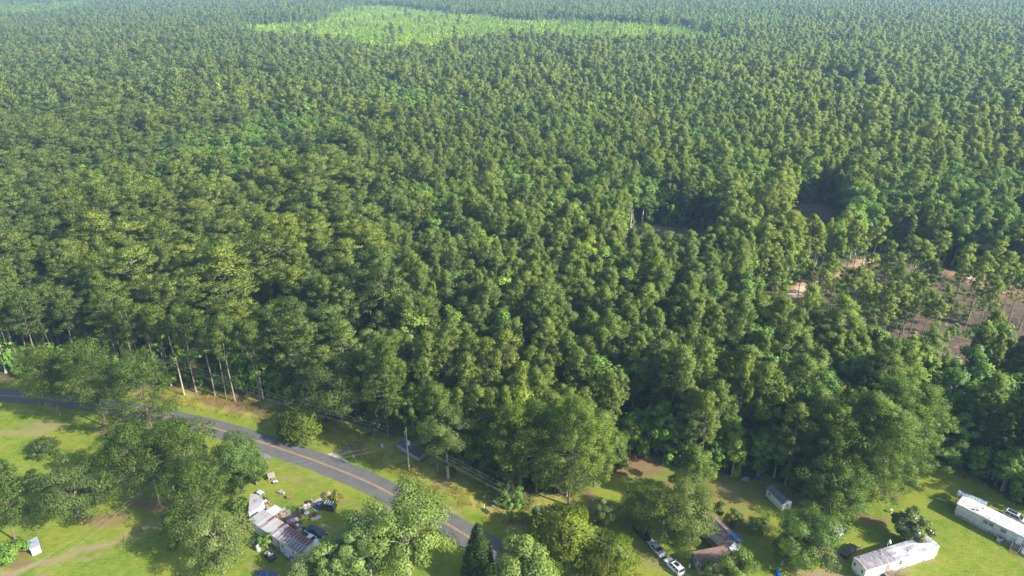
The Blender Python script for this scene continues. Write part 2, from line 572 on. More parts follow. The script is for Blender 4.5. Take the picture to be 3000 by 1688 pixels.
class Species:
    """meshes of one shape of tree: trunk and crown apart, and joined for the far forest"""
    def __init__(self, name, data, leaf, bark):
        (tv, tf), (cv, cf, ct, nd) = data
        k = cf.shape[1]
        gn = np.cross(cv[cf[:, 1]] - cv[cf[:, 0]], cv[cf[:, 2]] - cv[cf[:, 0]])
        flip = (gn * nd).sum(1) < 0                      # leaf faces turn their upper side outwards
        cf = cf.copy()
        cf[flip] = cf[flip][:, ::-1]
        self.vn = np.repeat(nd, k, axis=0)               # leaves in a clump share its soft shading direction
        self.name = name
        self.h = float(cv[:, 2].max())
        self.r = float(np.percentile(np.hypot(cv[:, 0], cv[:, 1]), 97))
        self.trunk = np_mesh(name + ' trunk', tv, tf, [bark], True)
        self.crown = np_mesh(name + ' crown', cv, cf, [leaf], False, attrs={'tint': ct})
        self.crown.polygons.foreach_set('use_smooth', np.ones(len(cf), bool))
        self.crown.normals_split_custom_set_from_vertices(self.vn.tolist())
        self.parts = (tv, tf, cv, cf, ct, leaf, bark)
    def joined(self):
        tv, tf, cv, cf, ct, leaf, bark = self.parts
        V = np.vstack([tv, cv])
        idx = np.concatenate([np.ones(len(tf), int), np.zeros(len(cf), int)])
        me = np_mesh(self.name + ' whole', V, [tf, cf + len(tv)], [leaf, bark], False, idx, {'tint': np.concatenate([np.zeros(len(tv)), ct])})
        me.polygons.foreach_set('use_smooth', np.ones(len(me.polygons), bool))
        tn = np.empty(len(tv) * 3, np.float32)
        self.trunk.vertices.foreach_get('normal', tn)
        me.normals_split_custom_set_from_vertices(np.vstack([tn.reshape(-1, 3), self.vn]).tolist())
        return bpy.data.objects.new(self.name + ' whole', me)

def plant_tree(sp, name, label, cat, loc, s, sz=None, rot=0.0, group=None):
    t = thing(name, label, cat, loc, rot, group)
    t.scale = (s, s, sz or s)
    link('trunk', sp.trunk, t)
    link('crown', sp.crown, t)
    return t
# ------------------------------------------------------------------ plan of the place (photo pixels of ground points)
ROAD_PX = [(-420, 1136), (0, 1158), (200, 1175), (380, 1203), (553, 1237), (682, 1270), (825, 1316), (941, 1357), (1072, 1410), (1189, 1470), (1320, 1541), (1378, 1576), (1458, 1619), (1560, 1680), (1760, 1810)]
ROAD = spline(pxs(ROAD_PX), 1.5)
ROAD_W = 6.3
EDGE_PX = [(-700, 1085), (-200, 1096), (0, 1108), (200, 1120), (420, 1135), (560, 1148), (700, 1178), (760, 1172), (830, 1195), (900, 1225), (980, 1245), (1060, 1262), (1130, 1282), (1210, 1300), (1300, 1350), (1400, 1408), (1470, 1430), (1560, 1440), (1660, 1462),
           (1730, 1420), (1790, 1360), (1900, 1345), (1990, 1370), (2060, 1400), (2160, 1398), (2250, 1402), (2330, 1440), (2480, 1430), (2600, 1400), (2660, 1345), (2730, 1340), (2800, 1365), (2870, 1405), (2940, 1450), (3010, 1490), (3300, 1600), (3700, 1700)]
EDGE_PX = [(x, y - (15 if 500 < x < 1500 else 0)) for x, y in EDGE_PX]
EDGE = pxs(EDGE_PX)
SOUTH = np.vstack([EDGE, [[400, -60], [-400, -60]]])              # yards and road: everything nearer than the forest edge
CLEAR_PX = [(2210, 872), (2290, 850), (2380, 812), (2470, 770), (2560, 735), (2640, 752), (2780, 790), (2880, 800), (3000, 830), (3400, 900), (3400, 1150), (3000, 1120), (2860, 1125), (2740, 1150), (2600, 1150), (2470, 1130), (2370, 1085), (2270, 1035), (2180, 985), (2140, 905)]
CLEAR = pxs(CLEAR_PX)
SMALL_CLEAR = [pxs([(1830, 672), (1900, 662), (2060, 672), (2110, 705), (2080, 815), (1930, 835), (1800, 800)]),
               pxs([(2310, 600), (2400, 596), (2455, 620), (2470, 740), (2390, 775), (2300, 740)])]
TRACK = spline(pxs([(2140, 935), (2230, 905), (2310, 868), (2370, 838), (2440, 812), (2500, 782), (2560, 760), (2660, 748), (2800, 800), (2900, 838), (3010, 870), (3300, 930)]), 2)
GAP_LINES = [(pxs([(2380, 262), (2520, 300), (2660, 345), (2840, 385), (3050, 430), (3500, 520)]), 19.0),
             (pxs([(2310, 905), (2420, 990), (2540, 1070), (2700, 1150), (2860, 1230)]), 8.0)]
STAND_C = PX(1380, 85, 13)
STAND = np.array([PX(a, b, 13)[:2] for a, b in [(735, 88), (830, 72), (960, 62), (1020, 35), (1085, 17), (1180, 20), (1300, 36), (1500, 56), (1700, 60), (1900, 70), (1990, 90), (2110, 118), (1980, 140), (1840, 134), (1700, 140), (1600, 135), (1500, 128), (1420, 133), (1320, 153), (1220, 156), (1080, 152), (960, 133), (820, 118), (700, 100)]])
STAND[:, 0] = STAND_C[0] + (STAND[:, 0] - STAND_C[0]) * 1.10
# patches where leafy trees mix into the pines: pixel of the tops, radii in pixels, share
MIX_PX = [(700, 470, 330, 60, .55), (420, 540, 260, 45, .5), (860, 400, 200, 60, .45), (620, 640, 160, 60, .22), (1160, 310, 90, 40, .4), (1650, 570, 280, 70, .45), (1350, 600, 160, 60, .4), (1850, 400, 300, 70, .28), (2050, 330, 220, 60, .25), (2200, 520, 200, 60, .3), (2700, 640, 280, 90, .4), (2850, 560, 150, 60, .35),
          (2480, 155, 110, 12, .8), (2180, 70, 140, 18, .6), (90, 40, 120, 18, .8), (210, 28, 60, 10, .8), (2250, 65, 80, 14, .7), (1180, 235, 110, 25, .25), (1850, 830, 260, 60, .15), (2900, 1120, 160, 60, .4), (150, 1040, 200, 40, .5), (2450, 1150, 130, 50, .3)]

def hardwood_share(P):
    s = np.full(len(P), 0.085)
    z = 15.0
    dep = P[:, 1] * _cp + (CAM_H - z) * _sp
    u = 1500 + CAM_F * P[:, 0] / dep
    v = 844 + CAM_F * ((CAM_H - z) * _cp - P[:, 1] * _sp) / dep
    for x, y, rx, ry, a in MIX_PX:
        d = ((u - x) / rx) ** 2 + ((v - y) / ry) ** 2
        s = np.maximum(s, 1.35 * a * np.clip(1.6 - d, 0, 1))
    nz = value_noise(P, 38.0, 5) * 0.6 + value_noise(P, 90, 9) * 0.4
    return np.clip(s * (0.45 + 1.3 * nz) + 0.22 * np.clip(nz - 0.68, 0, 1), 0, 0.95)

def to_px(P, z):
    dep = P[:, 1] * _cp + (CAM_H - z) * _sp
    return 1500 + CAM_F * P[:, 0] / dep, 844 + CAM_F * ((CAM_H - z) * _cp - P[:, 1] * _sp) / dep, dep

# ------------------------------------------------------------------ ground sheet
def axis_steps(lo, hi, fine, far_lo, far_hi, n):
    a = np.arange(lo, hi, fine)
    g = np.geomspace(fine, 1, 2)
    left = lo - (np.geomspace(1, 1 + (lo - far_lo), n)[1:] - 1)[::-1] - 0.0
    right = a[-1] + (np.geomspace(1, 1 + (far_hi - a[-1]), n)[1:] - 1)
    return np.concatenate([left, a, right])

gx = axis_steps(-118, 168, 0.75, -5200, 5200, 26)
gy = axis_steps(72, 300, 0.75, -300, 6500, 26)
GX, GY = np.meshgrid(gx, gy)
G = np.stack([GX.ravel(), GY.ravel()], 1)
nx, ny = len(gx), len(gy)
ii = (np.arange(ny - 1)[:, None] * nx + np.arange(nx - 1)[None, :]).ravel()
GF = np.stack([ii, ii + 1, ii + nx + 1, ii + nx], 1)
n1 = value_noise(G, 9, 1)
n2 = value_noise(G, 3.1, 2)
n3 = value_noise(G, 1.3, 3)
nn = n1 * 0.5 + n2 * 0.3 + n3 * 0.2
Gw = G + np.stack([value_noise(G, 4, 11) - 0.5, value_noise(G, 4, 12) - 0.5], 1) * 3.0 + np.stack([n3 - 0.5, n2 - 0.5], 1) * 1.2
lawn = in_poly(Gw, SOUTH).astype(float)
near_edge = dist_line(G, EDGE)
droad = dist_line(G, ROAD)
side = in_poly(G, np.vstack([ROAD, [[400, -60], [-400, -60]]]))       # south side of the road
verge = lawn * (~side) * np.clip((droad - 5.6) / 2.0, 0, 1) * np.clip((24 - G[:, 0] + 20 * (n1 - 0.5)) / 14, 0, 1)
soil = np.zeros(len(G))
straw_shade = np.zeros(len(G))
def patch(arr, x, y, rx, ry, a=1.0):
    c = PX(x, y)
    sx = metres(rx, c)
    sy = (PX(x, y - ry)[1] - PX(x, y + ry)[1]) / 2
    d = ((Gw[:, 0] - c[0]) / sx) ** 2 + ((Gw[:, 1] - c[1]) / sy) ** 2
    np.maximum(arr, a * np.clip((1.25 - d) * 1.4, 0, 1) * np.clip(0.35 + nn * 1.4, 0, 1), out=arr)
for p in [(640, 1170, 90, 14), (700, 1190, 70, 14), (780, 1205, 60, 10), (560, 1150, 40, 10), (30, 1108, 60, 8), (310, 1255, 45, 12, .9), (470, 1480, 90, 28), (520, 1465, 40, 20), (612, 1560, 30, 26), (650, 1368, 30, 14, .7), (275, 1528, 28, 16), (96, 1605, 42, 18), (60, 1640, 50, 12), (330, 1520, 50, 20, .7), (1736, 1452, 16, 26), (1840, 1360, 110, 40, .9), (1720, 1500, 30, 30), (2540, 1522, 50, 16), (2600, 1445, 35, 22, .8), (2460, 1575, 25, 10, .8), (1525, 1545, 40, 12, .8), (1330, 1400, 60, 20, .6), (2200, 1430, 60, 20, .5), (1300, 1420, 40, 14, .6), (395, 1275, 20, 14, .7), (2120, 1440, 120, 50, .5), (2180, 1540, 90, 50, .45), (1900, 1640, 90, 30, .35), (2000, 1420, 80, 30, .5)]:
    patch(straw_shade, *p)  # needle straw; the last few patches brown the yard lawn in place of tree shade
for p in [(130, 1255, 60, 20, .55), (30, 1270, 60, 14, .5), (2400, 1690, 90, 22), (2440, 1640, 35, 40, .8), (2480, 1625, 30, 14, .7), (2700, 1650, 70, 10, .6), (2620, 1672, 60, 10, .7), (1210, 1440, 30, 20, .5), (965, 1545, 40, 10, .6), (1330, 1500, 30, 30, .35), (880, 1395, 70, 8, .3), (780, 1655, 40, 10, .4), (3000, 1640, 40, 20, .3), (1030, 1320, 40, 10, .7), (1240, 1432, 25, 10, .5), (2130, 1425, 30, 10, .4)]:
    patch(soil, *p)
rut = spline(pxs([(-60, 1690), (30, 1672), (120, 1655), (260, 1612), (370, 1572), (440, 1540), (500, 1500), (560, 1450)]), 2)
soil = np.maximum(soil, np.clip(1.35 - dist_line(Gw, rut) / 1.0, 0, 1) * np.clip(0.3 + nn * 1.3, 0, 1))
rut2 = spline(pxs([(120, 1690), (260, 1640), (400, 1590), (460, 1550)]), 2)
soil = np.maximum(soil, 0.6 * np.clip(1.2 - dist_line(Gw, rut2) / 0.8, 0, 1) * np.clip(nn * 1.6, 0, 1))
swale = spline(pxs([(800, 1380), (900, 1420), (985, 1465), (1080, 1500)]), 2)
straw_shade = np.maximum(straw_shade, 0.5 * np.clip(1.2 - dist_line(Gw, swale) / 0.9, 0, 1) * np.clip(nn * 1.6, 0, 1))
straw_shade = np.maximum(straw_shade, np.clip(0.6 - droad / 6.0 + (nn - 0.5), 0, 0.35) * lawn)
cleared = np.maximum.reduce([in_poly(Gw, c).astype(float) for c in [CLEAR] + SMALL_CLEAR] + [(dist_line(Gw, GAP_LINES[1][0]) < 6).astype(float)])
trackm = np.clip(1.6 - dist_line(Gw, TRACK) / 1.6, 0, 1) * np.clip(nn * 2.6 - .45, 0, 1)
tracko = np.clip(1.5 - dist_line(Gw, TRACK) / 4.6, 0, 1) * cleared * np.clip(nn * 1.7, 0, 1)

gm, nt, b, out = nodes_of('ground')
def attr(n):
    a = nt.nodes.new('ShaderNodeAttribute')
    a.attribute_name = n
    return a.outputs['Fac']
pos = nt.nodes.new('ShaderNodeTexCoord').outputs['Object']
floor_c = mixc(nt, noise(nt, 0.35, 4, vec=pos), (0.050, 0.044, 0.028), (0.090, 0.068, 0.044))
floor_c = mixc(nt, ramp(nt, noise(nt, 0.12, 4, 0.7, vec=pos), 0.42, 0.6), floor_c, (0.060, 0.095, 0.022))
big = ramp(nt, noise(nt, 0.09, 4, 0.6, vec=pos), 0.36, 0.66)
mid = ramp(nt, noise(nt, 0.5, 4, 0.7, vec=pos), 0.35, 0.68)
fine = noise(nt, 5.0, 3, 0.7, vec=pos)
mow = noise(nt, 1.0, 2, 0.6, vec=pos, stretch=(0.5, 2.2, 1))
g1 = mixc(nt, big, (0.086, 0.162, 0.010), (0.172, 0.212, 0.020))
g1 = mixc(nt, math_node(nt, 'MULTIPLY', mid, 0.7), g1, (0.215, 0.20, 0.045))
weed = ramp(nt, noise(nt, 0.9, 5, 0.75, vec=pos), 0.56, 0.68)
g1 = mixc(nt, math_node(nt, 'MULTIPLY', weed, 0.6), g1, (0.05, 0.10, 0.010))
dry = ramp(nt, noise(nt, 0.28, 5, 0.75, vec=pos), 0.60, 0.74)
g1 = mixc(nt, math_node(nt, 'MULTIPLY', dry, 0.75), g1, (0.27, 0.215, 0.08))
g1 = mixc(nt, 0.7, g1, mixc(nt, mow, (0.55, 0.6, 0.55), (1.45, 1.4, 1.35)), 'MULTIPLY')
vg = mixc(nt, mid, (0.185, 0.205, 0.030), (0.290, 0.255, 0.070))
g1 = mixc(nt, attr('verge'), g1, vg)
c = mixc(nt, attr('lawn'), floor_c, g1)
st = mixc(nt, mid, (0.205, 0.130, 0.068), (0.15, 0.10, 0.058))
c = mixc(nt, attr('straw_shade'), c, st)
so = mixc(nt, fine, (0.19, 0.135, 0.085), (0.32, 0.24, 0.15))
c = mixc(nt, attr('soil'), c, so)
cl = mixc(nt, mid, (0.080, 0.059, 0.047), (0.135, 0.099, 0.077))
cl = mixc(nt, math_node(nt, 'MULTIPLY', big, 0.45), cl, (0.15, 0.135, 0.055))
c = mixc(nt, attr('cleared'), c, cl)
c = mixc(nt, attr('track_edge'), c, (0.33, 0.185, 0.09))
c = mixc(nt, attr('track'), c, mixc(nt, fine, (0.38, 0.30, 0.21), (0.50, 0.43, 0.32)))
c = mixc(nt, 0.45, c, mixc(nt, fine, (0.45, 0.45, 0.45), (1.55, 1.55, 1.55)), 'MULTIPLY')
nt.links.new(c, b.inputs['Base Color'])
b.inputs['Roughness'].default_value = 0.95
b.inputs['Specular IOR Level'].default_value = 0.1
bpn = nt.nodes.new('ShaderNodeBump')
bpn.inputs['Strength'].default_value = 0.7
bpn.inputs['Distance'].default_value = 0.25
nt.links.new(noise(nt, 2.2, 5, 0.75, vec=pos), bpn.inputs['Height'])
nt.links.new(bpn.outputs[0], b.inputs['Normal'])
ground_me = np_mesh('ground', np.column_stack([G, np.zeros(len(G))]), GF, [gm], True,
                    attrs={'lawn': lawn, 'verge': verge, 'soil': soil, 'straw_shade': straw_shade, 'cleared': cleared, 'track': trackm * cleared, 'track_edge': tracko})
tag(link('ground', ground_me), kind='structure')

# ------------------------------------------------------------------ road and drives
M['asphalt'] = mat('asphalt', (0.107, 0.105, 0.103), 0.9, c2=(0.090, 0.088, 0.087), scale=0.35, spec=0.2, stretch=(1, 1, 1))
M['old_asphalt'] = mat('grey gravelly asphalt', (0.19, 0.178, 0.165), 0.95, c2=(0.13, 0.12, 0.11), scale=0.7, spec=0.2, bump=0.6)
M['yellow_paint'] = mat('worn yellow paint', (0.46, 0.27, 0.075), 0.7, c2=(0.33, 0.20, 0.08), scale=0.8)
M['concrete'] = mat('pale concrete', (0.42, 0.38, 0.32), 0.9, c2=(0.30, 0.26, 0.21), scale=0.8)
M['seam'] = mat('tar seam', (0.045, 0.043, 0.045), 0.8)

def ribbon(name, line, width, z, material, parent=None, jag=0.0, off=0.0, seed=0):
    line = np.asarray(line)
    d = np.gradient(line, axis=0)
    nrm = _norm(np.column_stack([-d[:, 1], d[:, 0]]))
    rng = np.random.default_rng(seed)
    wl = width / 2 + rng.normal(0, jag, len(line))
    wr = width / 2 + rng.normal(0, jag, len(line))
    L = line + nrm * (off + wl)[:, None]
    R = line + nrm * (off - wr)[:, None]
    V = np.column_stack([np.vstack([L, R]), np.full(2 * len(line), z)])
    k = len(line)
    i = np.arange(k - 1)
    F = np.stack([i + k, i + k + 1, i + 1, i], 1)
    return link(name, np_mesh(name, V, F, [material]), parent)

road = tag(ribbon('road', ROAD, ROAD_W, 0.03, M['asphalt'], jag=0.05), kind='structure')
ribbon('centre_line', ROAD, 0.12, 0.036, M['yellow_paint'], road, off=0.16)
ribbon('centre_line', ROAD, 0.12, 0.036, M['yellow_paint'], road, off=-0.16)
a, b2 = PX(1006, 1413), PX(1052, 1368)
ribbon('tar_seam', spline(np.array([a[:2], b2[:2]]), 0.6), 0.09, 0.034, M['seam'], road, jag=0.02)
a, b2 = PX(794, 1335), PX(818, 1302)
def sheet(name, pts, z, material, kind='structure', step=0.7, jag=0.12, seed=1):
    P = pxs(pts)
    P = np.vstack([P, P[:1]])
    rng = np.random.default_rng(seed)
    ring = []
    for p, q in zip(P[:-1], P[1:]):
        n = max(2, int(np.linalg.norm(q - p) / step))
        for t in np.linspace(0, 1, n, endpoint=False):
            ring.append(p + (q - p) * t + rng.normal(0, jag, 2))
    ring = np.array(ring)
    c = ring.mean(0)
    V = np.column_stack([np.vstack([ring, c[None]]), np.full(len(ring) + 1, z)])
    k = len(ring)
    i = np.arange(k)
    F = np.stack([i, (i + 1) % k, np.full(k, k)], 1)
    A = np.cross(np.append(ring[1] - ring[0], 0), np.append(c - ring[0], 0))[2]
    if A < 0: F = F[:, ::-1]
    return tag(link(name, np_mesh(name, V, F, [material])), kind=kind)
sheet('gravel_driveway', [(768, 1318), (800, 1342), (765, 1352), (735, 1385), (700, 1400), (690, 1375), (735, 1330)], 0.012, M['old_asphalt'])
sheet('driveway', [(1118, 1478), (1150, 1498), (1085, 1535), (1040, 1575), (985, 1620), (955, 1612), (1010, 1560), (1060, 1510)], 0.012, M['old_asphalt'], seed=3)
sheet('driveway', [(1530, 1590), (1568, 1605), (1620, 1650), (1660, 1700), (1600, 1720), (1530, 1640), (1500, 1610)], 0.012, M['old_asphalt'], seed=4)
sheet('concrete_apron', [(955, 1331), (972, 1326), (1000, 1336), (1020, 1352), (1012, 1362), (985, 1350)], 0.02, M['concrete'], seed=5)
sheet('gravel_driveway', [(1000, 1318), (1015, 1303), (1050, 1305), (1062, 1312), (1030, 1326), (1005, 1336)], 0.014, M['old_asphalt'], seed=6)
# ------------------------------------------------------------------ forest
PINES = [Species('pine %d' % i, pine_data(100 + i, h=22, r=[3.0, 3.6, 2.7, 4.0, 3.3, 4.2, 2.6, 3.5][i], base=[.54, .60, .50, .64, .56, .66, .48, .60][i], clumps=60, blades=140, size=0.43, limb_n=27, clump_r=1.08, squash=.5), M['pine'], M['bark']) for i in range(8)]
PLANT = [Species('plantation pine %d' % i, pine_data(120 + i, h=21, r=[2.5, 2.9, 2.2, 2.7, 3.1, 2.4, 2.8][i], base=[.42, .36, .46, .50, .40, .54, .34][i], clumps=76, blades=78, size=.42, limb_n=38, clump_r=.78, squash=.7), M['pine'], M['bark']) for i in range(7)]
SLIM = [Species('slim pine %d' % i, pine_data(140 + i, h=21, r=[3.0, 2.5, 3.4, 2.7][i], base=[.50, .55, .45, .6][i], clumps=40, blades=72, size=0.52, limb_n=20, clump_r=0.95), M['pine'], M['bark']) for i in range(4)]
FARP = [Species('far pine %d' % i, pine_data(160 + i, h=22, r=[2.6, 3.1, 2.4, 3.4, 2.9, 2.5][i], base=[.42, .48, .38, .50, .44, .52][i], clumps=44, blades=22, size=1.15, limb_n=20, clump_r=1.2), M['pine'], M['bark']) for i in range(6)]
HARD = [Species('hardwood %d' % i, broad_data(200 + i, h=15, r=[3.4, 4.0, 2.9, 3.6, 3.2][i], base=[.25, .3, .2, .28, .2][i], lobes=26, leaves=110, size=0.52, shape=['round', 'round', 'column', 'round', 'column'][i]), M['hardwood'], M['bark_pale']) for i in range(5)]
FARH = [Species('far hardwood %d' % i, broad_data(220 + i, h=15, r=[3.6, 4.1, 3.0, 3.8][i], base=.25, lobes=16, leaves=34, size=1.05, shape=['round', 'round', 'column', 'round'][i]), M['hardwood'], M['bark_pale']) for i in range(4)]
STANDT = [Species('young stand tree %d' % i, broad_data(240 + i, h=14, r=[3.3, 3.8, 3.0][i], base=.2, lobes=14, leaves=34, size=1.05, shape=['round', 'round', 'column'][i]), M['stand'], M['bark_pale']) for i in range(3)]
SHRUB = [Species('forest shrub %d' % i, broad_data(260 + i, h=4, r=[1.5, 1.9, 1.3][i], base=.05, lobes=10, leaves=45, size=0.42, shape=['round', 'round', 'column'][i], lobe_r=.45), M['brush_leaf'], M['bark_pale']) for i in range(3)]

rng = np.random.default_rng(7)
def jitter_grid(x0, x1, y0, y1, s):
    xs = np.arange(x0, x1, s)
    ys = np.arange(y0, y1, s)
    A, B = np.meshgrid(xs, ys)
    P = np.stack([A.ravel(), B.ravel()], 1)
    P[:, 0] += (np.floor(P[:, 1] / s) % 2) * s * 0.5
    return P + rng.uniform(-0.49, 0.49, P.shape) * s
near = jitter_grid(-520, 520, 60, 640, 3.85)
far_p = jitter_grid(-2700, 2700, 640, 3300, 4.5)
C = np.vstack([near, far_p])
C = C[np.abs(C[:, 0]) < 0.80 * C[:, 1] + 70]
ok = ~in_poly(C, SOUTH)
ok &= ~in_poly(C, CLEAR)
for c in SMALL_CLEAR: ok &= ~in_poly(C, c)
for ln, w in GAP_LINES: ok &= dist_line(C, ln) > w * np.where(C[:, 1] < 300, 1, 1)
ok &= dist_line(C, ROAD) > 9
C = C[ok]
stand0 = in_poly(C + (np.stack([value_noise(C, 40, 31), value_noise(C, 40, 32)], 1) - 0.5) * 60, STAND)
stand = stand0 & (rng.uniform(size=len(C)) < 0.995)
u, v, dep = to_px(C, 18.0)
big_side = (u < 1150) & (C[:, 1] < 700)
big_side &= value_noise(C, 60, 3) > (u - 700) / 900
keep = np.where(big_side, rng.uniform(size=len(C)) < 0.42, rng.uniform(size=len(C)) < 0.93)
keep = np.where(stand, rng.uniform(size=len(C)) < 0.88, keep)
e_dist = dist_line(C, EDGE)
keep |= (e_dist < 6) & (rng.uniform(size=len(C)) < 0.6)
bu_, bv_, _ = to_px(C, 0.0)
keep &= ~((bu_ < 900) & (e_dist < 7))            # the front row there is planted tree by tree
right_stand = (u > 1150) & (C[:, 1] < 700)
C, stand, big_side, e_dist, u, v = [a[keep] for a in (C, stand, big_side, e_dist, u, v)]
hard = (rng.uniform(size=len(C)) < hardwood_share(C)) & ~stand
bu0, bv0, _ = to_px(C, 0.0)
fringe = (e_dist < 8) & (bu0 > 880) & ~stand
hard |= fringe & (rng.uniform(size=len(C)) < .6)
pine = ~hard & ~stand
S = np.where(big_side, rng.normal(1.05, 0.15, len(C)), rng.normal(0.91, 0.15, len(C)))
S *= np.where(rng.uniform(size=len(C)) < .05, 1.2, 1.0)
S *= 0.9 + 0.2 * value_noise(C, 75, 17)
S = np.where(C[:, 1] > 640, S * 1.06, S)
Sxy = S * np.where(big_side, 1.08, 1.0) * np.clip(rng.normal(1, 0.17, len(C)), .6, 1.5)
Sxy = np.where(C[:, 1] > 640, Sxy * 1.06, Sxy)
hs = np.where(fringe, rng.uniform(.45, .95, len(C)), rng.uniform(0.85, 1.5, len(C)))
rot = rng.uniform(0, 6.283, len(C))
dist = np.hypot(C[:, 0], C[:, 1])
in_frame = (u > -40) & (u < 3040) & (v < 1740)

def nearest(mask, n):
    idx = np.nonzero(mask & in_frame)[0]
    return idx[np.argsort(dist[idx])][:n]

HAND = 67                                       # pines of the clearing are planted one by one below
ind_p = nearest(pine, 300 - HAND)
ind_h = nearest(hard, 190)

def region(i, kind):
    x, y = C[i]
    bu, bv, _ = to_px(C[i:i + 1], 0.0)
    bu, bv = float(bu[0]), float(bv[0])
    edge = e_dist[i] < 9
    if kind == 'pine':
        if bu < 480: return 'broad crowned pine in the forest behind the left end of the road', 'broad crowned pines behind the left end of the road'
        if bu < 960: return 'broad crowned pine in the forest behind the front row of bare trunks', 'broad crowned pines behind the front row'
        if bu < 1220: return ('pine at the forest edge next to the yellowish oak', 'edge pines by the yellowish oak') if edge else ('dark green pine deeper in the forest behind the yellowish oak', 'pines behind the yellowish oak')
        if bu < 1480: return ('pine at the forest edge right of the transformer pole', 'edge pines right of the transformer pole') if edge else ('dark green pine deeper in the forest behind the forked pale oak', 'pines behind the forked oak')
        if bu < 1740: return ('pine at the forest edge beside the tall front pines', 'edge pines by the tall front pines') if edge else ('green pine deeper in the forest behind the tall front pines', 'pines behind the tall front pines')
        if bu < 1930: return ('pine at the top edge of the shaded grass clearing', 'edge pines of the shaded grass clearing') if edge else ('green pine deeper in the forest behind the shaded grass clearing', 'pines behind the shaded grass clearing')
        if bu < 2180: return ('pine at the wood edge by the pale debris sheets', 'edge pines by the debris sheets') if edge else ('green pine deeper in the forest behind the debris sheets', 'pines behind the debris sheets')
        if bu < 2640 and bv > 1240: return 'pine in the thick clump behind the white garden cabin', 'pines behind the white garden cabin'
        if bu < 2640 or bv < 1180: return 'pine in the belt of wood along the near side of the brown clearing', 'pines along the near side of the clearing'
        return ('shaded pine on the wood edge facing the lawn of the grey mobile home', 'edge pines facing the grey mobile home') if edge else ('shaded pine deep in the dark wood behind the carport', 'pines behind the carport')
    if edge and bu > 960:
        if bu < 1480: return 'leafy tree on the forest edge along the verge by the transformer pole', 'leafy trees on the edge by the pole'
        if bu < 1950: return 'leafy tree on the forest edge round the shaded grass clearing', 'leafy trees round the shaded grass clearing'
        if bu < 2640: return 'leafy tree on the wood edge behind the sheds', 'leafy trees on the edge behind the sheds'
        return 'leafy tree on the wood edge facing the grey mobile home', 'leafy trees facing the grey mobile home'
    if bu < 960: return 'bright green leafy tree among pine trunks beside the road verge', 'leafy trees among the roadside pines'
    if bu < 1480: return 'leafy tree growing below the pines behind the oaks at the transformer pole', 'leafy trees behind the oaks at the pole'
    if bu < 1740: return 'leafy tree growing below the pines behind the tall front pines', 'leafy trees behind the tall front pines'
    if bu < 2080: return 'leafy tree growing below the pines behind the house and the transformer pole', 'leafy trees behind the house and pole'
    return 'leafy tree among pines near the clearing and the mobile homes', 'leafy trees near the clearing and mobile homes'

for i in ind_p:
    lb, gr = region(i, 'pine')
    pool = PINES if big_side[i] else PLANT
    sp = pool[int(rng.integers(len(pool)))]
    plant_tree(sp, 'pine_tree', lb, 'pine tree', (C[i, 0], C[i, 1], -0.05), float(Sxy[i]), float(S[i]), float(rot[i]), gr)
for i in ind_h:
    lb, gr = region(i, 'hard')
    sp = HARD[int(rng.integers(len(HARD)))]
    plant_tree(sp, 'leafy_tree', lb, 'leafy tree', (C[i, 0], C[i, 1], -0.05), float(hs[i]), float(hs[i] * 1.08), float(rot[i]), gr)

def scatter(name, protos, P, sxy, sz, rz, label=None, cat=None):
    pc = bpy.data.collections.new(name + ' shapes')
    for s in protos: pc.objects.link(s)
    n = len(P)
    me = bpy.data.meshes.new(name)
    me.vertices.add(n)
    me.vertices.foreach_set('co', np.column_stack([P, np.full(n, -0.05)]).astype(np.float32).ravel())
    a = me.attributes.new('grow', 'FLOAT_VECTOR', 'POINT')
    oval = np.clip(rng.normal(1, .09, n), .8, 1.25)
    a.data.foreach_set('vector', np.column_stack([sxy * oval, sxy / oval, sz]).astype(np.float32).ravel())
    a = me.attributes.new('turn', 'FLOAT_VECTOR', 'POINT')
    a.data.foreach_set('vector', np.column_stack([rng.normal(0, .035, n), rng.normal(0, .035, n), rz]).astype(np.float32).ravel())
    a = me.attributes.new('pick', 'INT', 'POINT')
    a.data.foreach_set('value', rng.integers(0, len(protos), n).astype(np.int32))
    o = link(name, me)
    g = bpy.data.node_groups.new(name, 'GeometryNodeTree')
    g.interface.new_socket('Geometry', in_out='INPUT', socket_type='NodeSocketGeometry')
    g.interface.new_socket('Geometry', in_out='OUTPUT', socket_type='NodeSocketGeometry')
    gi, go = g.nodes.new('NodeGroupInput'), g.nodes.new('NodeGroupOutput')
    iop = g.nodes.new('GeometryNodeInstanceOnPoints')
    ci = g.nodes.new('GeometryNodeCollectionInfo')
    ci.inputs['Collection'].default_value = pc
    ci.inputs['Separate Children'].default_value = True
    ci.inputs['Reset Children'].default_value = True
    def na(nm, t):
        q = g.nodes.new('GeometryNodeInputNamedAttribute')
        q.data_type = t
        q.inputs[0].default_value = nm
        return q.outputs[0]
    L = g.links.new
    L(gi.outputs[0], iop.inputs['Points'])
    L(ci.outputs[0], iop.inputs['Instance'])
    iop.inputs['Pick Instance'].default_value = True
    L(na('pick', 'INT'), iop.inputs['Instance Index'])
    er = g.nodes.new('FunctionNodeEulerToRotation')
    L(na('turn', 'FLOAT_VECTOR'), er.inputs[0])
    L(er.outputs[0], iop.inputs['Rotation'])
    L(na('grow', 'FLOAT_VECTOR'), iop.inputs['Scale'])
    L(iop.outputs[0], go.inputs[0])
    md = o.modifiers.new('scatter', 'NODES')
    md.node_group = g
    return tag(o, label, cat, kind='stuff')

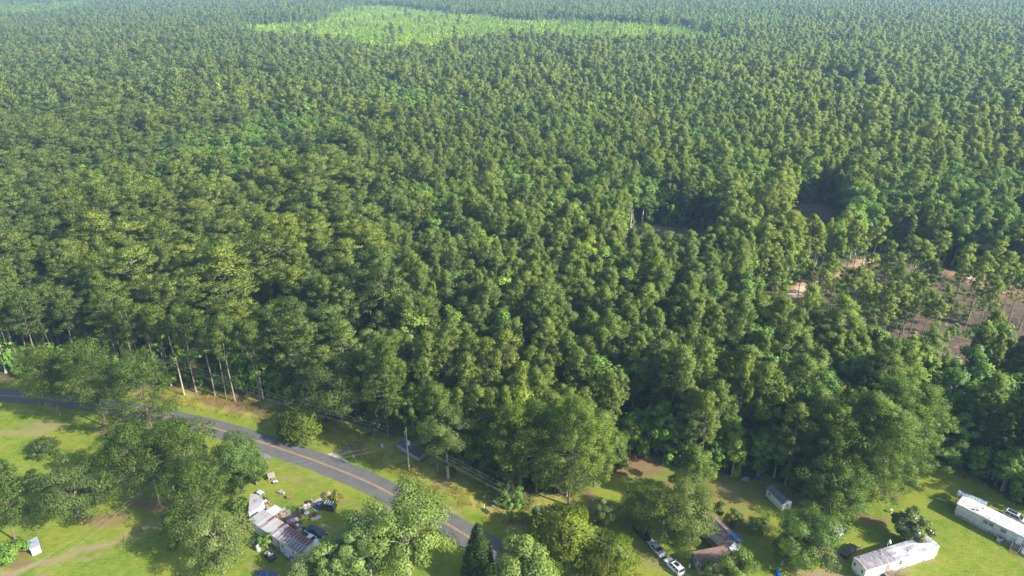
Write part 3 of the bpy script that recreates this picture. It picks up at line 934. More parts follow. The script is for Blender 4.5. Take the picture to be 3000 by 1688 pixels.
rest_p = pine.copy(); rest_p[ind_p] = False
rest_h = hard.copy(); rest_h[ind_h] = False
mid_d = C[:, 1] < 480
m = rest_p & mid_d & ~big_side
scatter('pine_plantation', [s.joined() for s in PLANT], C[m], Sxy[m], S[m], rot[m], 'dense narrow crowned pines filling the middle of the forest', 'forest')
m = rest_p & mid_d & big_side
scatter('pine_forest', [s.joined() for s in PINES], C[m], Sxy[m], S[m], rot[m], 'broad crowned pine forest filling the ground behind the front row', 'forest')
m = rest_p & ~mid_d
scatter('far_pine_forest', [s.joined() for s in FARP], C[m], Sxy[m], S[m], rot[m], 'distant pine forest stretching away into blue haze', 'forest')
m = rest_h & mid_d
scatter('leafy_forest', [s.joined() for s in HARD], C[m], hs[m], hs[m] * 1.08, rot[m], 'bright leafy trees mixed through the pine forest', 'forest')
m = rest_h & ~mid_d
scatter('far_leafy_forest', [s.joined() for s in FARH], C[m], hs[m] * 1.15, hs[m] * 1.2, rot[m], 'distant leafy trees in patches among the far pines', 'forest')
m = stand
scatter('young_tree_stand', [s.joined() for s in STANDT], C[m], np.clip(rng.normal(1.05, .22, m.sum()), .5, 1.6), np.clip(rng.normal(.98, .2, m.sum()), .55, 1.5), rot[m], 'wide stand of light green young trees far off in the dark forest', 'tree stand')

U = jitter_grid(-560, 560, 70, 660, 3.4)
e = dist_line(U, EDGE)
ku = ~in_poly(U, SOUTH) & ~in_poly(U, CLEAR)
for c in SMALL_CLEAR: ku &= ~in_poly(U, c)
ku &= dist_line(U, GAP_LINES[1][0]) > 5
ku &= (np.abs(U[:, 0]) < 0.8 * U[:, 1] + 60)
ku &= rng.uniform(size=len(U)) < np.where(e < 9, 0.95, 0.42) * (0.4 + 1.1 * value_noise(U, 22, 41))
U = U[ku]
k = len(U)
us = rng.uniform(0.55, 1.6, k) * np.where(dist_line(U, EDGE) < 9, 1.35, 1.3)
scatter('undergrowth', [s.joined() for s in SHRUB], U, us, us * rng.uniform(0.8, 1.5, k), rng.uniform(0, 6.28, k), 'leafy undergrowth on the forest floor below the pines', 'undergrowth')

ROW = [Species('row pine %d' % i, pine_data(300 + i, h=26, r=[3.6, 4.1, 3.3][i], base=[.56, .50, .60][i], clumps=62, blades=130, size=.45, limb_n=26, clump_r=1.2), M['pine_yard'], M['bark']) for i in range(3)]
for k, (x, y) in enumerate([(45, 1085), (120, 1092), (235, 1082), (350, 1088), (420, 1112), (495, 1122), (574, 1150), (631, 1161), (664, 1171), (687, 1178), (764, 1172), (772, 1176), (818, 1130)]):
    s = float(rng.uniform(.88, 1.06))
    plant_tree(ROW[k % 3], 'pine_tree', 'tall pine with long bare trunk in the front row along the road verge', 'pine tree', PX(x, y), s, s, k * 1.7, 'front row pines along the road verge')

# pines left standing in the clearing
CP = [(190, 720), (495, 650), (610, 740), (820, 830), (900, 860), (1215, 520), (1390, 520), (1560, 620), (1615, 632), (1650, 655), (1890, 660), (1880, 700), (2060, 740), (2130, 890), (2240, 765), (1195, 970), (1232, 955), (1265, 1040), (1330, 1005), (890, 340), (945, 350), (2290, 700), (1500, 570), (2350, 722), (2420, 800), (1360, 1060), (980, 800), (640, 700), (1030, 300), (1120, 320), (2020, 825)]
CP += [(1050, 620), (1150, 700), (1080, 880), (1300, 830), (1420, 900), (1480, 980), (1000, 960), (720, 700), (1250, 720), (2080, 640), (2180, 560), (2330, 640), (2450, 700), (2520, 860), (2140, 980), (1750, 900), (1700, 420), (1950, 480), (420, 640), (300, 640), (1560, 1080), (1650, 1130), (1180, 1100)]
for k, (x, y) in enumerate(CP):
    p = PX(2200 + x * .3106, 700 + y * .3106)
    s = float(rng.uniform(0.82, 1.12))
    lb = ('slim pine with bare trunk on the open mauve ground of the clearing', 'pines on the open mauve ground') if x > 1520 else ('slim pine with bare trunk close to the sandy track in the clearing', 'pines by the sandy track') if y < 520 or x < 660 else ('slim pine among saplings in the scrubby middle of the clearing', 'pines in the scrubby middle of the clearing')
    plant_tree(SLIM[k % 4], 'pine_tree', lb[0], 'pine tree', p, s * 0.95, s, float(rng.uniform(0, 6.28)), lb[1])
SAP = Species('clearing sapling', broad_data(290, 5.5, 1.7, .1, 12, 70, .42, 'column', lobe_r=.45), M['hardwood'], M['bark_pale'])
for k, (x, y) in enumerate([(1160, 720), (760, 640), (840, 560), (1000, 730), (1080, 780), (900, 700), (1450, 470), (1540, 480), (1440, 1080), (1500, 1020), (2000, 800), (1900, 780), (620, 640), (560, 690), (280, 560), (1300, 560), (1680, 700), (2300, 860), (1380, 880), (1150, 850), (1820, 1000), (1900, 950)]):
    s = float(rng.uniform(.6, 1.4))
    plant_tree(SAP, 'sapling', 'young leafy sapling on the cleared brown ground between the bare pine trunks', 'leafy tree', PX(2200 + x * .3106, 700 + y * .3106), s, s, k * 1.3, 'saplings in the clearing')
# slash and regrowth on the cleared ground
K = jitter_grid(30, 330, 150, 420, 1.9)
kk = in_poly(K, CLEAR) | in_poly(K, SMALL_CLEAR[0]) | in_poly(K, SMALL_CLEAR[1])
kk &= (dist_line(K, TRACK) > 2.5) & (value_noise(K, 9, 61) * .6 + value_noise(K, 3, 62) * .4 > .42)
K = K[kk]
ka = rng.uniform(0, 3.14, len(K))
sg = []
for (x, y), a in zip(K, ka):
    Lg = float(rng.uniform(.8, 3.2))
    d = np.array([math.cos(a), math.sin(a), 0]) * Lg / 2
    c0 = np.array([x, y, .12])
    sg.append((np.array([c0 - d, c0 + [0, 0, float(rng.uniform(0, .3))], c0 + d]), [.10, .08, .04]))
V, F = tubes_np(sg, 4)
tag(link('slash', np_mesh('slash', V, F, [M['dead']])), 'grey brown branches left lying over the cleared ground', 'slash', kind='stuff')
R_ = K[value_noise(K, 14, 63) > .5]
scatter('regrowth', [s.joined() for s in SHRUB], R_, rng.uniform(.2, .5, len(R_)), rng.uniform(.15, .4, len(R_)), rng.uniform(0, 6.28, len(R_)), 'low green regrowth on the cleared ground', 'regrowth')
# haze: one closed volume of air round the whole place
hm = bpy.data.materials.new('haze')
hm.use_nodes = True
hn = hm.node_tree
hn.nodes.clear()
ho = hn.nodes.new('ShaderNodeOutputMaterial')
pv = hn.nodes.new('ShaderNodeVolumePrincipled')
pv.inputs['Color'].default_value = (0.44, 0.70, 1.0, 1)
pv.inputs['Density'].default_value = 0.00013
pv.inputs['Anisotropy'].default_value = 0.0
hn.links.new(pv.outputs[0], ho.inputs['Volume'])
hz = MB().box((0, 3100, 56), (12000, 7600, 116)).obj('haze', hm)
tag(hz, kind='stuff')
# ------------------------------------------------------------------ trees of the yards and the verge, one by one
YARD_N = [0]
def yard_tree(name, label, cat, kind, base_px, top_y, width_px, leaf, bark='bark', **kw):
    YARD_N[0] += 1
    seed = 500 + YARD_N[0]
    p = PX(*base_px)
    H = max(1.2, height_at(p, top_y))
    R = max(0.5, metres(width_px / 2, p, H * 0.6)) * (1.0 if kind == 'pine' else 1.1)
    if not kw.get('trunk'):                      # base_px is where the crown ends towards the camera: the trunk stands behind it
        p.y += R * (0.42 if kind != 'pine' else 0.75 * max(0, .34 - kw.get('base', .35)) / .34)
        p.x *= (p.y / (p.y - R * (0.42 if kind != 'pine' else 0.75 * max(0, .34 - kw.get('base', .35)) / .34))) ** .6
        H = max(1.2, height_at(p, top_y))
    if kind == 'pine':
        n = int(np.clip(9.0 * R * H / 4.2, 50, 230))
        d = pine_data(seed, H, R * 0.92, kw.get('base', 0.35), n, 120, 0.42, 0.3, max(18, n // 2), kw.get('clump', min(1.5, 0.25 + 0.2 * R)))
    elif kind == 'spray':
        d = spray_data(seed, H, R, kw.get('base', 0.04), int(np.clip(110 * R * H * 0.55, 250, 3600)), kw.get('size', 0.5), kw.get('shape', 'cone'))
    else:
        lobes = int(np.clip(kw.get('lobes', 10 + 6 * R), 6, 60))
        total = np.clip(420 * R * R * max(1, H / (2.4 * R)), 350, 24000)
        d = broad_data(seed, H, R * 0.96, kw.get('base', 0.12), lobes, int(total / lobes), kw.get('size', 0.32), kw.get('shape', 'round'), kw.get('irr', 0.2), lobe_r=kw.get('lobe_r', 0.32))
    sp = Species(name.replace('_', ' ') + ' %d' % YARD_N[0], d, M[leaf], M[bark])
    return plant_tree(sp, name, label, cat, p, 1.0, 1.0, 0.0, kw.get('group'))

T = yard_tree
# west side, along and below the left stretch of road
T('pine_tree', 'pine leaning over the left end of the road, westernmost on the lawn edge', 'pine tree', 'pine', (178, 1216), 1032, 140, 'pine_yard', base=.33)
T('pine_tree', 'pine with thick bare lower trunk standing in its own round shadow on the lawn', 'pine tree', 'pine', (312, 1250), 1014, 150, 'pine_yard', base=.34)
T('pine_tree', 'bushy pine hiding the road beside the short utility pole', 'pine tree', 'pine', (448, 1270), 1052, 215, 'pine_yard', base=.06, trunk=1)
T('pine_tree', 'dark pine with brown needle litter round its trunk, west of the wires', 'pine tree', 'pine', (415, 1462), 1268, 185, 'pine_yard', base=.28)
T('pine_tree', 'large pale pine just below the road, east of the dark pine', 'pine tree', 'pine', (548, 1452), 1248, 190, 'pine_yard', base=.22)
T('pine_tree', 'spreading pine over the track between the wires and the rusty roof', 'pine tree', 'pine', (590, 1566), 1392, 180, 'pine_yard', base=.2)
T('leafy_tree', 'dense bright leafy tree with two tops at the gravel driveway', 'leafy tree', 'broad', (712, 1440), 1268, 140, 'bright', base=.1, shape='column', trunk=1)
T('leafy_tree', 'right hand top of leafy growth at the gravel driveway, lower and darker', 'leafy tree', 'broad', (752, 1432), 1290, 80, 'bright', base=.1, shape='column')
T('leafy_tree', 'small vivid green tree touching the rusty roof extension', 'leafy tree', 'broad', (706, 1512), 1432, 58, 'bright', base=.08, shape='column')
T('leafy_tree', 'grey green tree with pale limbs beside the rusty trailer', 'leafy tree', 'broad', (655, 1712), 1498, 190, 'silver', 'bark_pale', base=.12, irr=.3)
T('leafy_tree', 'round dark bush like tree against the shaded wall of the rusty trailer', 'leafy tree', 'broad', (784, 1614), 1562, 42, 'hardwood', base=.1)
T('leafy_tree', 'small tree with yellow tips standing alone beside the dirt track', 'leafy tree', 'broad', (510, 1622), 1516, 70, 'bright', base=.1, shape='column')
T('oak_tree', 'broad olive oak above the orange soil on the lower lawn', 'oak tree', 'broad', (234, 1566), 1348, 205, 'olive', base=.08, irr=.25, lobe_r=.27)
T('pine_tree', 'tall pine at the left picture edge above the white shed', 'pine tree', 'pine', (48, 1586), 1368, 130, 'pine_yard', base=.3)
T('leafy_tree', 'bright green tree squeezed behind the pine above the white shed', 'leafy tree', 'broad', (108, 1455), 1366, 60, 'bright', base=.1)
T('shrub', 'leafy green bush touching the left wall of the small white shed', 'shrub', 'broad', (34, 1648), 1588, 85, 'hardwood', base=.03)
T('leafy_tree', 'leafy tree cut by the left picture edge at the lawn', 'leafy tree', 'broad', (-22, 1250), 1160, 60, 'hardwood', base=.1)
T('shrub', 'lone rounded bush on the open lawn near the left edge', 'shrub', 'broad', (130, 1342), 1290, 82, 'olive', base=.02)
# middle, round the driveway and the road
T('leafy_tree', 'largest pale leafed tree, in front of the road at the bottom edge', 'leafy tree', 'broad', (1198, 1730), 1426, 272, 'tulip', 'bark_pale', base=.08, irr=.24, lobe_r=.28, lobes=58, size=.42)
T('leafy_tree', 'lower pale leafed tree left of the largest one', 'leafy tree', 'broad', (1085, 1735), 1505, 170, 'tulip', 'bark_pale', base=.1, irr=.28, lobe_r=.28, size=.42)
T('leafy_tree', 'short pale leafed tree near the white pickup truck', 'leafy tree', 'broad', (988, 1745), 1578, 130, 'tulip', 'bark_pale', base=.1, irr=.25, size=.42)
T('leafy_tree', 'dark low tree in the shade below the rusty trailer end', 'leafy tree', 'broad', (900, 1745), 1632, 110, 'silver', base=.1)
T('cedar_tree', 'dark green cone shaped cedar at the bottom edge beside the road', 'cedar tree', 'spray', (1404, 1722), 1543, 98, 'cedar_dark')
T('leafy_tree', 'pale leafed tree at the bottom edge just right of the dark cedar', 'leafy tree', 'broad', (1538, 1785), 1602, 195, 'tulip', 'bark_pale', base=.1, irr=.28, lobe_r=.28, size=.42)
T('cedar_tree', 'round yellow green cedar at the roadside', 'cedar tree', 'spray', (1648, 1652), 1512, 172, 'cedar', shape='round', size=.55)
T('cedar_tree', 'cedar with brownish thin crown, next to the yellow green one', 'cedar tree', 'spray', (1780, 1702), 1590, 150, 'cedar', shape='round', size=.5)
T('oak_tree', 'large round olive oak hiding the brown roof', 'oak tree', 'broad', (1980, 1640), 1418, 235, 'olive', base=.06, lobe_r=.26, lobes=58)
T('pine_tree', 'scraggy brownish pine directly behind the large olive oak', 'pine tree', 'pine', (2020, 1492), 1318, 110, 'pine_yard', base=.15)
T('leafy_tree', 'small dark tree between the cedar and the oak', 'leafy tree', 'broad', (1768, 1556), 1456, 78, 'silver', base=.08)
T('oak_tree', 'dark shaded oak left of the large olive oak', 'oak tree', 'broad', (1862, 1556), 1446, 120, 'olive', base=.1)
T('pine_tree', 'tall front pine on the left of the orange soil patch', 'pine tree', 'pine', (1572, 1452), 1190, 150, 'pine_yard', base=.25)
T('pine_tree', 'biggest front pine beside the orange soil patch, with dead twigs on its trunk', 'pine tree', 'pine', (1668, 1502), 1178, 190, 'pine_yard', base=.18)
T('pine_tree', 'front pine leaning over the shaded grass clearing', 'pine tree', 'pine', (1742, 1438), 1220, 130, 'pine_yard', base=.2)
T('pine_tree', 'front pine above the old white sign frame', 'pine tree', 'pine', (1500, 1440), 1190, 130, 'pine_yard', base=.3)
T('leafy_tree', 'bright green leafy tree at the top of the shaded grass clearing', 'leafy tree', 'broad', (1806, 1386), 1268, 95, 'bright', base=.05, shape='column')
T('oak_tree', 'oak with yellowish flowering top behind the roadside bush', 'oak tree', 'broad', (1000, 1262), 1042, 215, 'olive', base=.12, irr=.25, lobe_r=.27)
T('pine_tree', 'pale thin pine with dead limbs right of the yellowish oak', 'pine tree', 'pine', (1140, 1288), 1000, 120, 'pine_yard', base=.3)
T('oak_tree', 'oak with pale forked trunk right of the transformer pole', 'oak tree', 'broad', (1314, 1402), 1180, 150, 'olive', 'bark_pale', base=.34, irr=.3, trunk=1)
T('pine_tree', 'pine with grey trunk between the forked oak and the pole', 'pine tree', 'pine', (1285, 1386), 1130, 95, 'pine_yard', base=.45)
T('shrub', 'feathery roadside bush beside the blue bin', 'shrub', 'spray', (884, 1292), 1208, 112, 'cedar', shape='round', base=0, size=.6)
for k, (bx, by, ty, w, lb) in enumerate([(1098, 1290, 1195, 46, 'young pine at the wood edge, left of the pole'), (1158, 1286, 1205, 44, 'young pine behind the abandoned blue trailer'), (1432, 1436, 1345, 60, 'young pine beside the wires, right of the forked oak'), (1482, 1470, 1385, 58, 'young bushy pine above the white frame'), (850, 1222, 1140, 40, 'young pine under the yellowish oak'), (1330, 1405, 1290, 60, 'young pine in the gap right of the forked oak')]):
    T('young_pine', lb, 'pine tree', 'pine', (bx, by), ty, w, 'pine_yard', base=.12, clump=.6, group='young pines along the wood edge')
for k, (bx, by, ty, w, lb) in enumerate([(1498, 1532, 1475, 30, 'sapling nearest the white sign frame'), (1532, 1538, 1488, 28, 'middle sapling of the row on the verge'), (1574, 1538, 1484, 44, 'sapling closest to the yellow green cedar'), (1520, 1490, 1425, 60, 'leafy sapling behind the white sign frame'), (1480, 1495, 1440, 50, 'bright sapling left of the white sign frame')]):
    T('sapling', lb, 'leafy tree', 'broad', (bx, by), ty, w, 'hardwood', base=.06, shape='column', group='saplings on the verge')
# east side
T('pine_tree', 'broad pine over the bright green hose in the east yard', 'pine tree', 'pine', (2556, 1502), 1212, 215, 'pine_yard', base=.14)
T('pine_tree', 'tall pine at the corner of the shaded lawn', 'pine tree', 'pine', (2648, 1425), 1138, 165, 'pine_yard', base=.1)
T('pine_tree', 'pine behind the white garden cabin', 'pine tree', 'pine', (2400, 1455), 1190, 170, 'pine_yard', base=.2)
T('pine_tree', 'pine in the thick clump between the white cabin and the broad pine', 'pine tree', 'pine', (2488, 1465), 1160, 170, 'pine_yard', base=.2)
T('pine_tree', 'upper pine of the thick clump in the east yard', 'pine tree', 'pine', (2560, 1420), 1120, 160, 'pine_yard', base=.2)
T('pine_tree', 'bushy pine beside the roof of the white garden cabin', 'pine tree', 'pine', (2418, 1540), 1366, 218, 'pine_yard', base=.1)
T('leafy_tree', 'big feathery tree with yellow patches beside the mossy shed', 'leafy tree', 'broad', (2356, 1690), 1494, 205, 'bright', base=.04, lobes=58, irr=.2, lobe_r=.26)
T('pine_tree', 'pine leaning over the roof of the mossy shed', 'pine tree', 'pine', (2462, 1522), 1395, 130, 'pine_yard', base=.12)
T('leafy_tree', 'bright yellow green tree in front of the feathery tree', 'leafy tree', 'broad', (2288, 1668), 1522, 70, 'bright', base=.06, shape='column')
T('magnolia_tree', 'glossy dark magnolia behind the white mobile home', 'magnolia tree', 'broad', (2656, 1602), 1490, 102, 'magnolia', base=.05, size=.42, lobe_r=.3)
T('leafy_tree', 'fresh green tree in front of the white metal porch roof', 'leafy tree', 'broad', (2146, 1730), 1606, 112, 'bright', base=.08)
T('shrub', 'twiggy pale bush at the gable with two windows', 'shrub', 'broad', (2072, 1706), 1645, 55, 'silver', base=.05)
T('leafy_tree', 'dark round tree beside the far end of the brown roof', 'leafy tree', 'broad', (2148, 1552), 1494, 55, 'olive', base=.06)
T('shrub', 'dark round bush right of the olive oak', 'shrub', 'broad', (2104, 1514), 1468, 38, 'olive', base=.03)
T('shrub', 'dark bush below the white garden cabin', 'shrub', 'broad', (2220, 1570), 1520, 60, 'hardwood', base=.03)
T('flowering_bush', 'round bush full of yellow blossom beside the dark estate car', 'shrub', 'broad', (991, 1476), 1438, 38, 'blossom', base=.02, size=.24)
for k, (bx, by, ty, w, lb) in enumerate([(2790, 1380, 1290, 70, 'dark leafy tree at the lawn corner below the shaded wood'), (2850, 1405, 1310, 70, 'dark leafy tree behind the carport roof'), (2915, 1435, 1330, 75, 'dark leafy tree above the red chair'), (2985, 1480, 1370, 75, 'dark leafy tree at the right picture edge behind the silver car'), (2735, 1352, 1270, 60, 'dark leafy tree where the lawn narrows into the wood')]):
    T('leafy_tree', lb, 'leafy tree', 'broad', (bx, by), ty, w, 'hardwood', base=.05, group='dark trees on the edge of the shaded wood')
# a bare dead tree in the far forest
p = PX(184, 356)
rg = np.random.default_rng(77)
segs = [(np.array([[0, 0, 0], [0.1, 0, 8], [0.2, 0.2, 16], [0.1, 0.1, 24]]), [0.5, 0.42, 0.3, 0.08])]
for k in range(60):
    z = rg.uniform(10, 23.5); a = rg.uniform(0, 6.28); L = rg.uniform(2, 6.5) * (1 - (z - 10) / 22)
    e = np.array([math.cos(a), math.sin(a), 0.45])
    segs.append((np.array([[0.1, 0.1, z], e * L * .5 + [0.1, 0.1, z], e * L + [0.1, 0.1, z + .4 * L]]), [0.16, 0.12, 0.05]))
    for q in range(3):
        e2 = _norm((e + rg.normal(0, .6, 3))[None])[0]
        s0 = e * L * rg.uniform(.4, 1) + [0.1, 0.1, z]
        segs.append((np.array([s0, s0 + e2 * L * .25, s0 + e2 * L * .45]), [0.09, 0.07, 0.03]))
V, F = tubes_np(segs, 4)
dt = thing('dead_tree', 'bare grey dead tree standing out of the far green forest', 'dead tree', p)
link('trunk', np_mesh('dead trunk', V, F, [M['dead']]), dt)

# tall grass and weeds of the verge north of the road
rg = np.random.default_rng(5)
Wp = jitter_grid(-120, 60, 85, 240, 0.62)
wk = in_poly(Wp, SOUTH) & ~in_poly(Wp, np.vstack([ROAD, [[400, -60], [-400, -60]]]))
dr = dist_line(Wp, ROAD)
wk &= (dr > 5.4) & (dr < 14) & (value_noise(Wp, 5, 51) * 0.6 + value_noise(Wp, 1.7, 52) * 0.5 > 0.42) & (Wp[:, 0] < 40)
Wp = Wp[wk]
k = 7
idx = np.repeat(np.arange(len(Wp)), k)
Cc = np.column_stack([Wp[idx] + rg.normal(0, .28, (len(idx), 2)), np.full(len(idx), .12)])
Dd = _norm(np.column_stack([rg.normal(0, .35, (len(idx), 2)), np.ones(len(idx))]))
V, F = blades_np(rg, Cc, Dd, 0.55, 0.13)
tall = np_mesh('tall grass', V, F, [M['weeds']], attrs={'tint': np.repeat(np.clip(rg.normal(.5, .25, len(idx)) , 0, 1), 3)})
tag(link('tall_grass', tall), 'tall yellowing grass and weeds along the verge of the road', 'grass', kind='stuff')
# ------------------------------------------------------------------ materials of built things
M['white_paint'] = mat('white paint', (0.72, 0.71, 0.68), 0.6, c2=(0.60, 0.58, 0.53), scale=0.8)
M['white_metal'] = mat('white metal', (0.75, 0.76, 0.78), 0.5, c2=(0.6, 0.6, 0.6), scale=0.7)
M['roof_membrane'] = mat('weathered white roof coating', (0.44, 0.43, 0.46), 0.8, c2=(0.22, 0.20, 0.22), scale=0.9, lo=.42, hi=.62, stretch=(0.5, 1.7, 1))
M['roof_patch'] = mat('worn dark roof patch', (0.26, 0.24, 0.26), 0.85, c2=(0.12, 0.10, 0.11), scale=1.6, stretch=(2.2, .5, 1))
M['roof_white'] = mat('blotchy white roof', (0.50, 0.47, 0.47), 0.8, c2=(0.32, 0.29, 0.29), scale=1.1)
M['grey_siding'] = mat('dull white siding', (0.50, 0.51, 0.49), 0.7, c2=(0.40, 0.40, 0.37), scale=0.6, rnd=.15)
M['skirting'] = mat('dirty skirting', (0.36, 0.36, 0.35), 0.8, c2=(0.22, 0.20, 0.18), scale=1.2, rnd=.15)
M['galvanised'] = mat('pale galvanised sheet', (0.29, 0.28, 0.30), 0.65, c2=(0.23, 0.15, 0.11), scale=0.55, lo=.54, hi=.68, rnd=.25, stretch=(2.5, .6, 1))
M['rusty'] = mat('rusting sheet', (0.25, 0.25, 0.27), 0.7, c2=(0.135, 0.042, 0.028), scale=0.6, lo=.44, hi=.56, rnd=.3, stretch=(2.8, .55, 1))
M['porch_sheet'] = mat('bluish white porch sheet', (0.40, 0.44, 0.48), 0.5, c2=(0.33, 0.36, 0.39), scale=0.6, rnd=.1)
M['dark_timber'] = mat('dark timber', (0.09, 0.065, 0.05), 0.9)
M['timber'] = mat('weathered timber', (0.26, 0.20, 0.14), 0.9, c2=(0.18, 0.14, 0.10), scale=2, rnd=.3)
M['fresh_timber'] = mat('tan timber', (0.46, 0.33, 0.21), 0.85, c2=(0.36, 0.25, 0.16), scale=2, rnd=.25)
M['glass'] = mat('dark window glass', (0.022, 0.028, 0.034), 0.08, spec=0.6)
M['dull_glass'] = mat('curtained glass', (0.10, 0.11, 0.10), 0.2, spec=0.5)
M['shingle'] = mat('brown shingles', (0.205, 0.135, 0.115), 0.95, c2=(0.15, 0.098, 0.085), scale=2.5, bump=.5)
M['shingle_dark_shaded'] = mat('dark and shaded shingles', (0.115, 0.10, 0.10), 0.95, c2=(0.08, 0.07, 0.07), scale=1.5, bump=.5)
M['tan_wall'] = mat('tan wall', (0.30, 0.24, 0.20), 0.9, c2=(0.25, 0.20, 0.16), scale=1.2)
M['blue_tarp'] = mat('blue tarpaulin', (0.010, 0.13, 0.46), 0.4, c2=(0.025, 0.20, 0.56), scale=1.6, bump=.8)
M['orange_patch'] = mat('orange roof patch', (0.55, 0.26, 0.06), 0.9, c2=(0.36, 0.13, 0.05), scale=2)
M['moss_roof'] = mat('mossy metal roof', (0.36, 0.38, 0.37), 0.7, c2=(0.26, 0.15, 0.08), scale=0.9, lo=.46, hi=.6, rnd=.35)
M['dark_roof'] = mat('dark cabin roof', (0.13, 0.13, 0.14), 0.8, c2=(0.09, 0.08, 0.08), scale=1.0)
M['blue_grey_roof'] = mat('blue grey canopy sheet', (0.26, 0.29, 0.36), 0.45, c2=(0.21, 0.23, 0.29), scale=.8, rnd=.1)
M['pale_blue'] = mat('faded blue white siding', (0.30, 0.34, 0.41), 0.7, c2=(0.19, 0.22, 0.27), scale=1.2, rnd=.2)

class Frame:
    """local axes of a building: x along its length from the origin corner, y across it"""
    def __init__(self, o_px, x_px, y_px, z):
        self.o, X, Y = PX(*o_px, z), PX(*x_px, z), PX(*y_px, z)
        d = X - self.o
        self.L = d.length
        self.rot = math.atan2(d.y, d.x)
        self.sx = Vector((math.cos(self.rot), math.sin(self.rot), 0))
        self.sy = Vector((-self.sx.y, self.sx.x, 0))
        self.W = (Y - self.o).dot(self.sy)
        self.loc = (self.o.x, self.o.y, 0)
    def local(self, x, y, z=0.0):
        p = PX(x, y, z) - self.o
        return p.dot(self.sx), p.dot(self.sy)

def window(parent, c, w, h, face, frame_mat='white_paint', pane_mat='glass', bars=1, d=0.06):
    """face: (nx, ny) outward direction of the wall in local axes; c: centre on the wall"""
    rz = math.atan2(face[1], face[0]) + math.pi / 2
    R = Matrix.Rotation(rz, 3, 'Z')
    def at(x, y, z): return tuple(Vector(c) + R @ Vector((x, y, z)))
    f = MB()
    t = 0.07
    for z in (-h / 2 + t / 2, h / 2 - t / 2): f.box(at(0, -d / 2, z), (w, d, t), rz)
    for x in (-w / 2 + t / 2, w / 2 - t / 2): f.box(at(x, -d / 2, 0), (t, d, h - 2 * t), rz)
    if bars: f.box(at(0, -d / 2 + .004, 0), (w - 2 * t, d * .7, 0.05), rz)
    o = f.obj('window', M[frame_mat], parent)
    MB().box(at(0, -0.012, 0), (w - 2 * t, 0.02, h - 2 * t), rz).obj('pane', M[pane_mat], o)
    return o

def door(parent, c, w, h, face, m='white_paint'):
    rz = math.atan2(face[1], face[0]) + math.pi / 2
    R = Matrix.Rotation(rz, 3, 'Z')
    def at(x, y, z): return tuple(Vector(c) + R @ Vector((x, y, z)))
    f = MB().box(at(0, -.025, h / 2), (w, .05, h), rz)
    f.box(at(0, -.055, h * .72), (w * .6, .012, h * .3), rz)
    o = f.obj('door', M[m], parent)
    MB().box(at(w * .4, -.075, h * .47), (.05, .06, .12), rz).obj('handle', M['dark_timber'], o)

def clad(parent, name, x0, x1, y, z0, z1, n, m, axis='x', t=0.05, gap=0.03):
    """n boards or panels side by side along a wall, each an object sharing one mesh"""
    w = (x1 - x0) / n
    s = (w - gap, t, z1 - z0) if axis == 'x' else (t, w - gap, z1 - z0)
    me = MB().box((0, 0, 0), s).mesh(name, M[m])
    for k in range(n):
        u = x0 + (k + .5) * w
        p = (u, y, (z0 + z1) / 2) if axis == 'x' else (y, u, (z0 + z1) / 2)
        link(name, me, parent, p)

def bowed_roof(x0, x1, y0, y1, z, rise, t=0.08, n=8):
    m = MB()
    V, F = [], []
    for x in (x0, x1):
        for k in range(n + 1):
            y = y0 + (y1 - y0) * k / n
            q = 1 - (2 * k / n - 1) ** 2
            V.append((x, y, z + rise * q + t))
        for k in range(n, -1, -1):
            y = y0 + (y1 - y0) * k / n
            q = 1 - (2 * k / n - 1) ** 2
            V.append((x, y, z + rise * q))
    r = 2 * (n + 1)
    for k in range(r): F.append((k, (k + 1) % r, r + (k + 1) % r, r + k))
    F.append(tuple(range(r))[::-1])
    F.append(tuple(range(r, 2 * r)))
    return m.add(V, F)

def home_body(f, name, label, H, wall, panels, skirt='skirting', z0=0.75):
    t = thing(name, label, 'mobile home', f.loc, f.rot)
    L, W = f.L, f.W
    MB().box((L / 2, W / 2, (z0 + H) / 2), (L - .12, W - .12, H - z0)).obj('frame', M[wall], t)
    clad(t, 'wall_panel', 0, L, 0.035, z0, H, panels, wall)
    clad(t, 'wall_panel', 0, L, W - 0.035, z0, H, panels, wall)
    clad(t, 'wall_panel', 0.07, W - .07, 0.035, z0, H, 3, wall, 'y')
    clad(t, 'wall_panel', 0.07, W - .07, L - 0.035, z0, H, 3, wall, 'y')
    s = MB().box((L / 2, W / 2, z0 / 2 - .01), (L - .2, W - .2, z0))
    s.obj('skirting', M[skirt], t)
    return t

# white mobile home at the bottom edge
f = Frame((2537.7, 1670), (2752.2, 1601.4), (2502, 1633.7), 3.25)
H = 3.15
wh = home_body(f, 'mobile_home', 'white mobile home with streaked white roof cut by the bottom edge', H, 'white_paint', 14)
xj = f.L * .40
bowed_roof(xj + .01, f.L + .1, -.1, f.W + .1, H, .22).obj('roof', M['roof_membrane'], wh)
bowed_roof(-.1, xj - .01, -.1, f.W + .1, H, .215).obj('roof', M['roof_patch'], wh)['label'] = 'darker worn end of the roof'
window(wh, (f.L * .475, 0, 2.2), .95, 1.15, (0, -1), bars=1)
window(wh, (f.L * .665, 0, 2.4), .75, .5, (0, -1))
window(wh, (0, f.W * .8, 2.15), .6, .95, (-1, 0))
window(wh, (0, f.W * .2, 2.15), .6, .95, (-1, 0))
window(wh, (f.L * .16, 0, 2.35), .8, .5, (0, -1), pane_mat='dull_glass')
door(wh, (f.L * .31, 0, .8), .9, 2.0, (0, -1), 'tan_wall')
for x, y in ((.06, .85), (.62, .3), (.30, .6), (.34, .86)):
    MB().lathe([(.13, 0), (.13, .3), (.19, .3), (.02, .42)], 8, (f.L * x, f.W * y, H + .12)).obj('roof_vent', M['skirting'], wh)
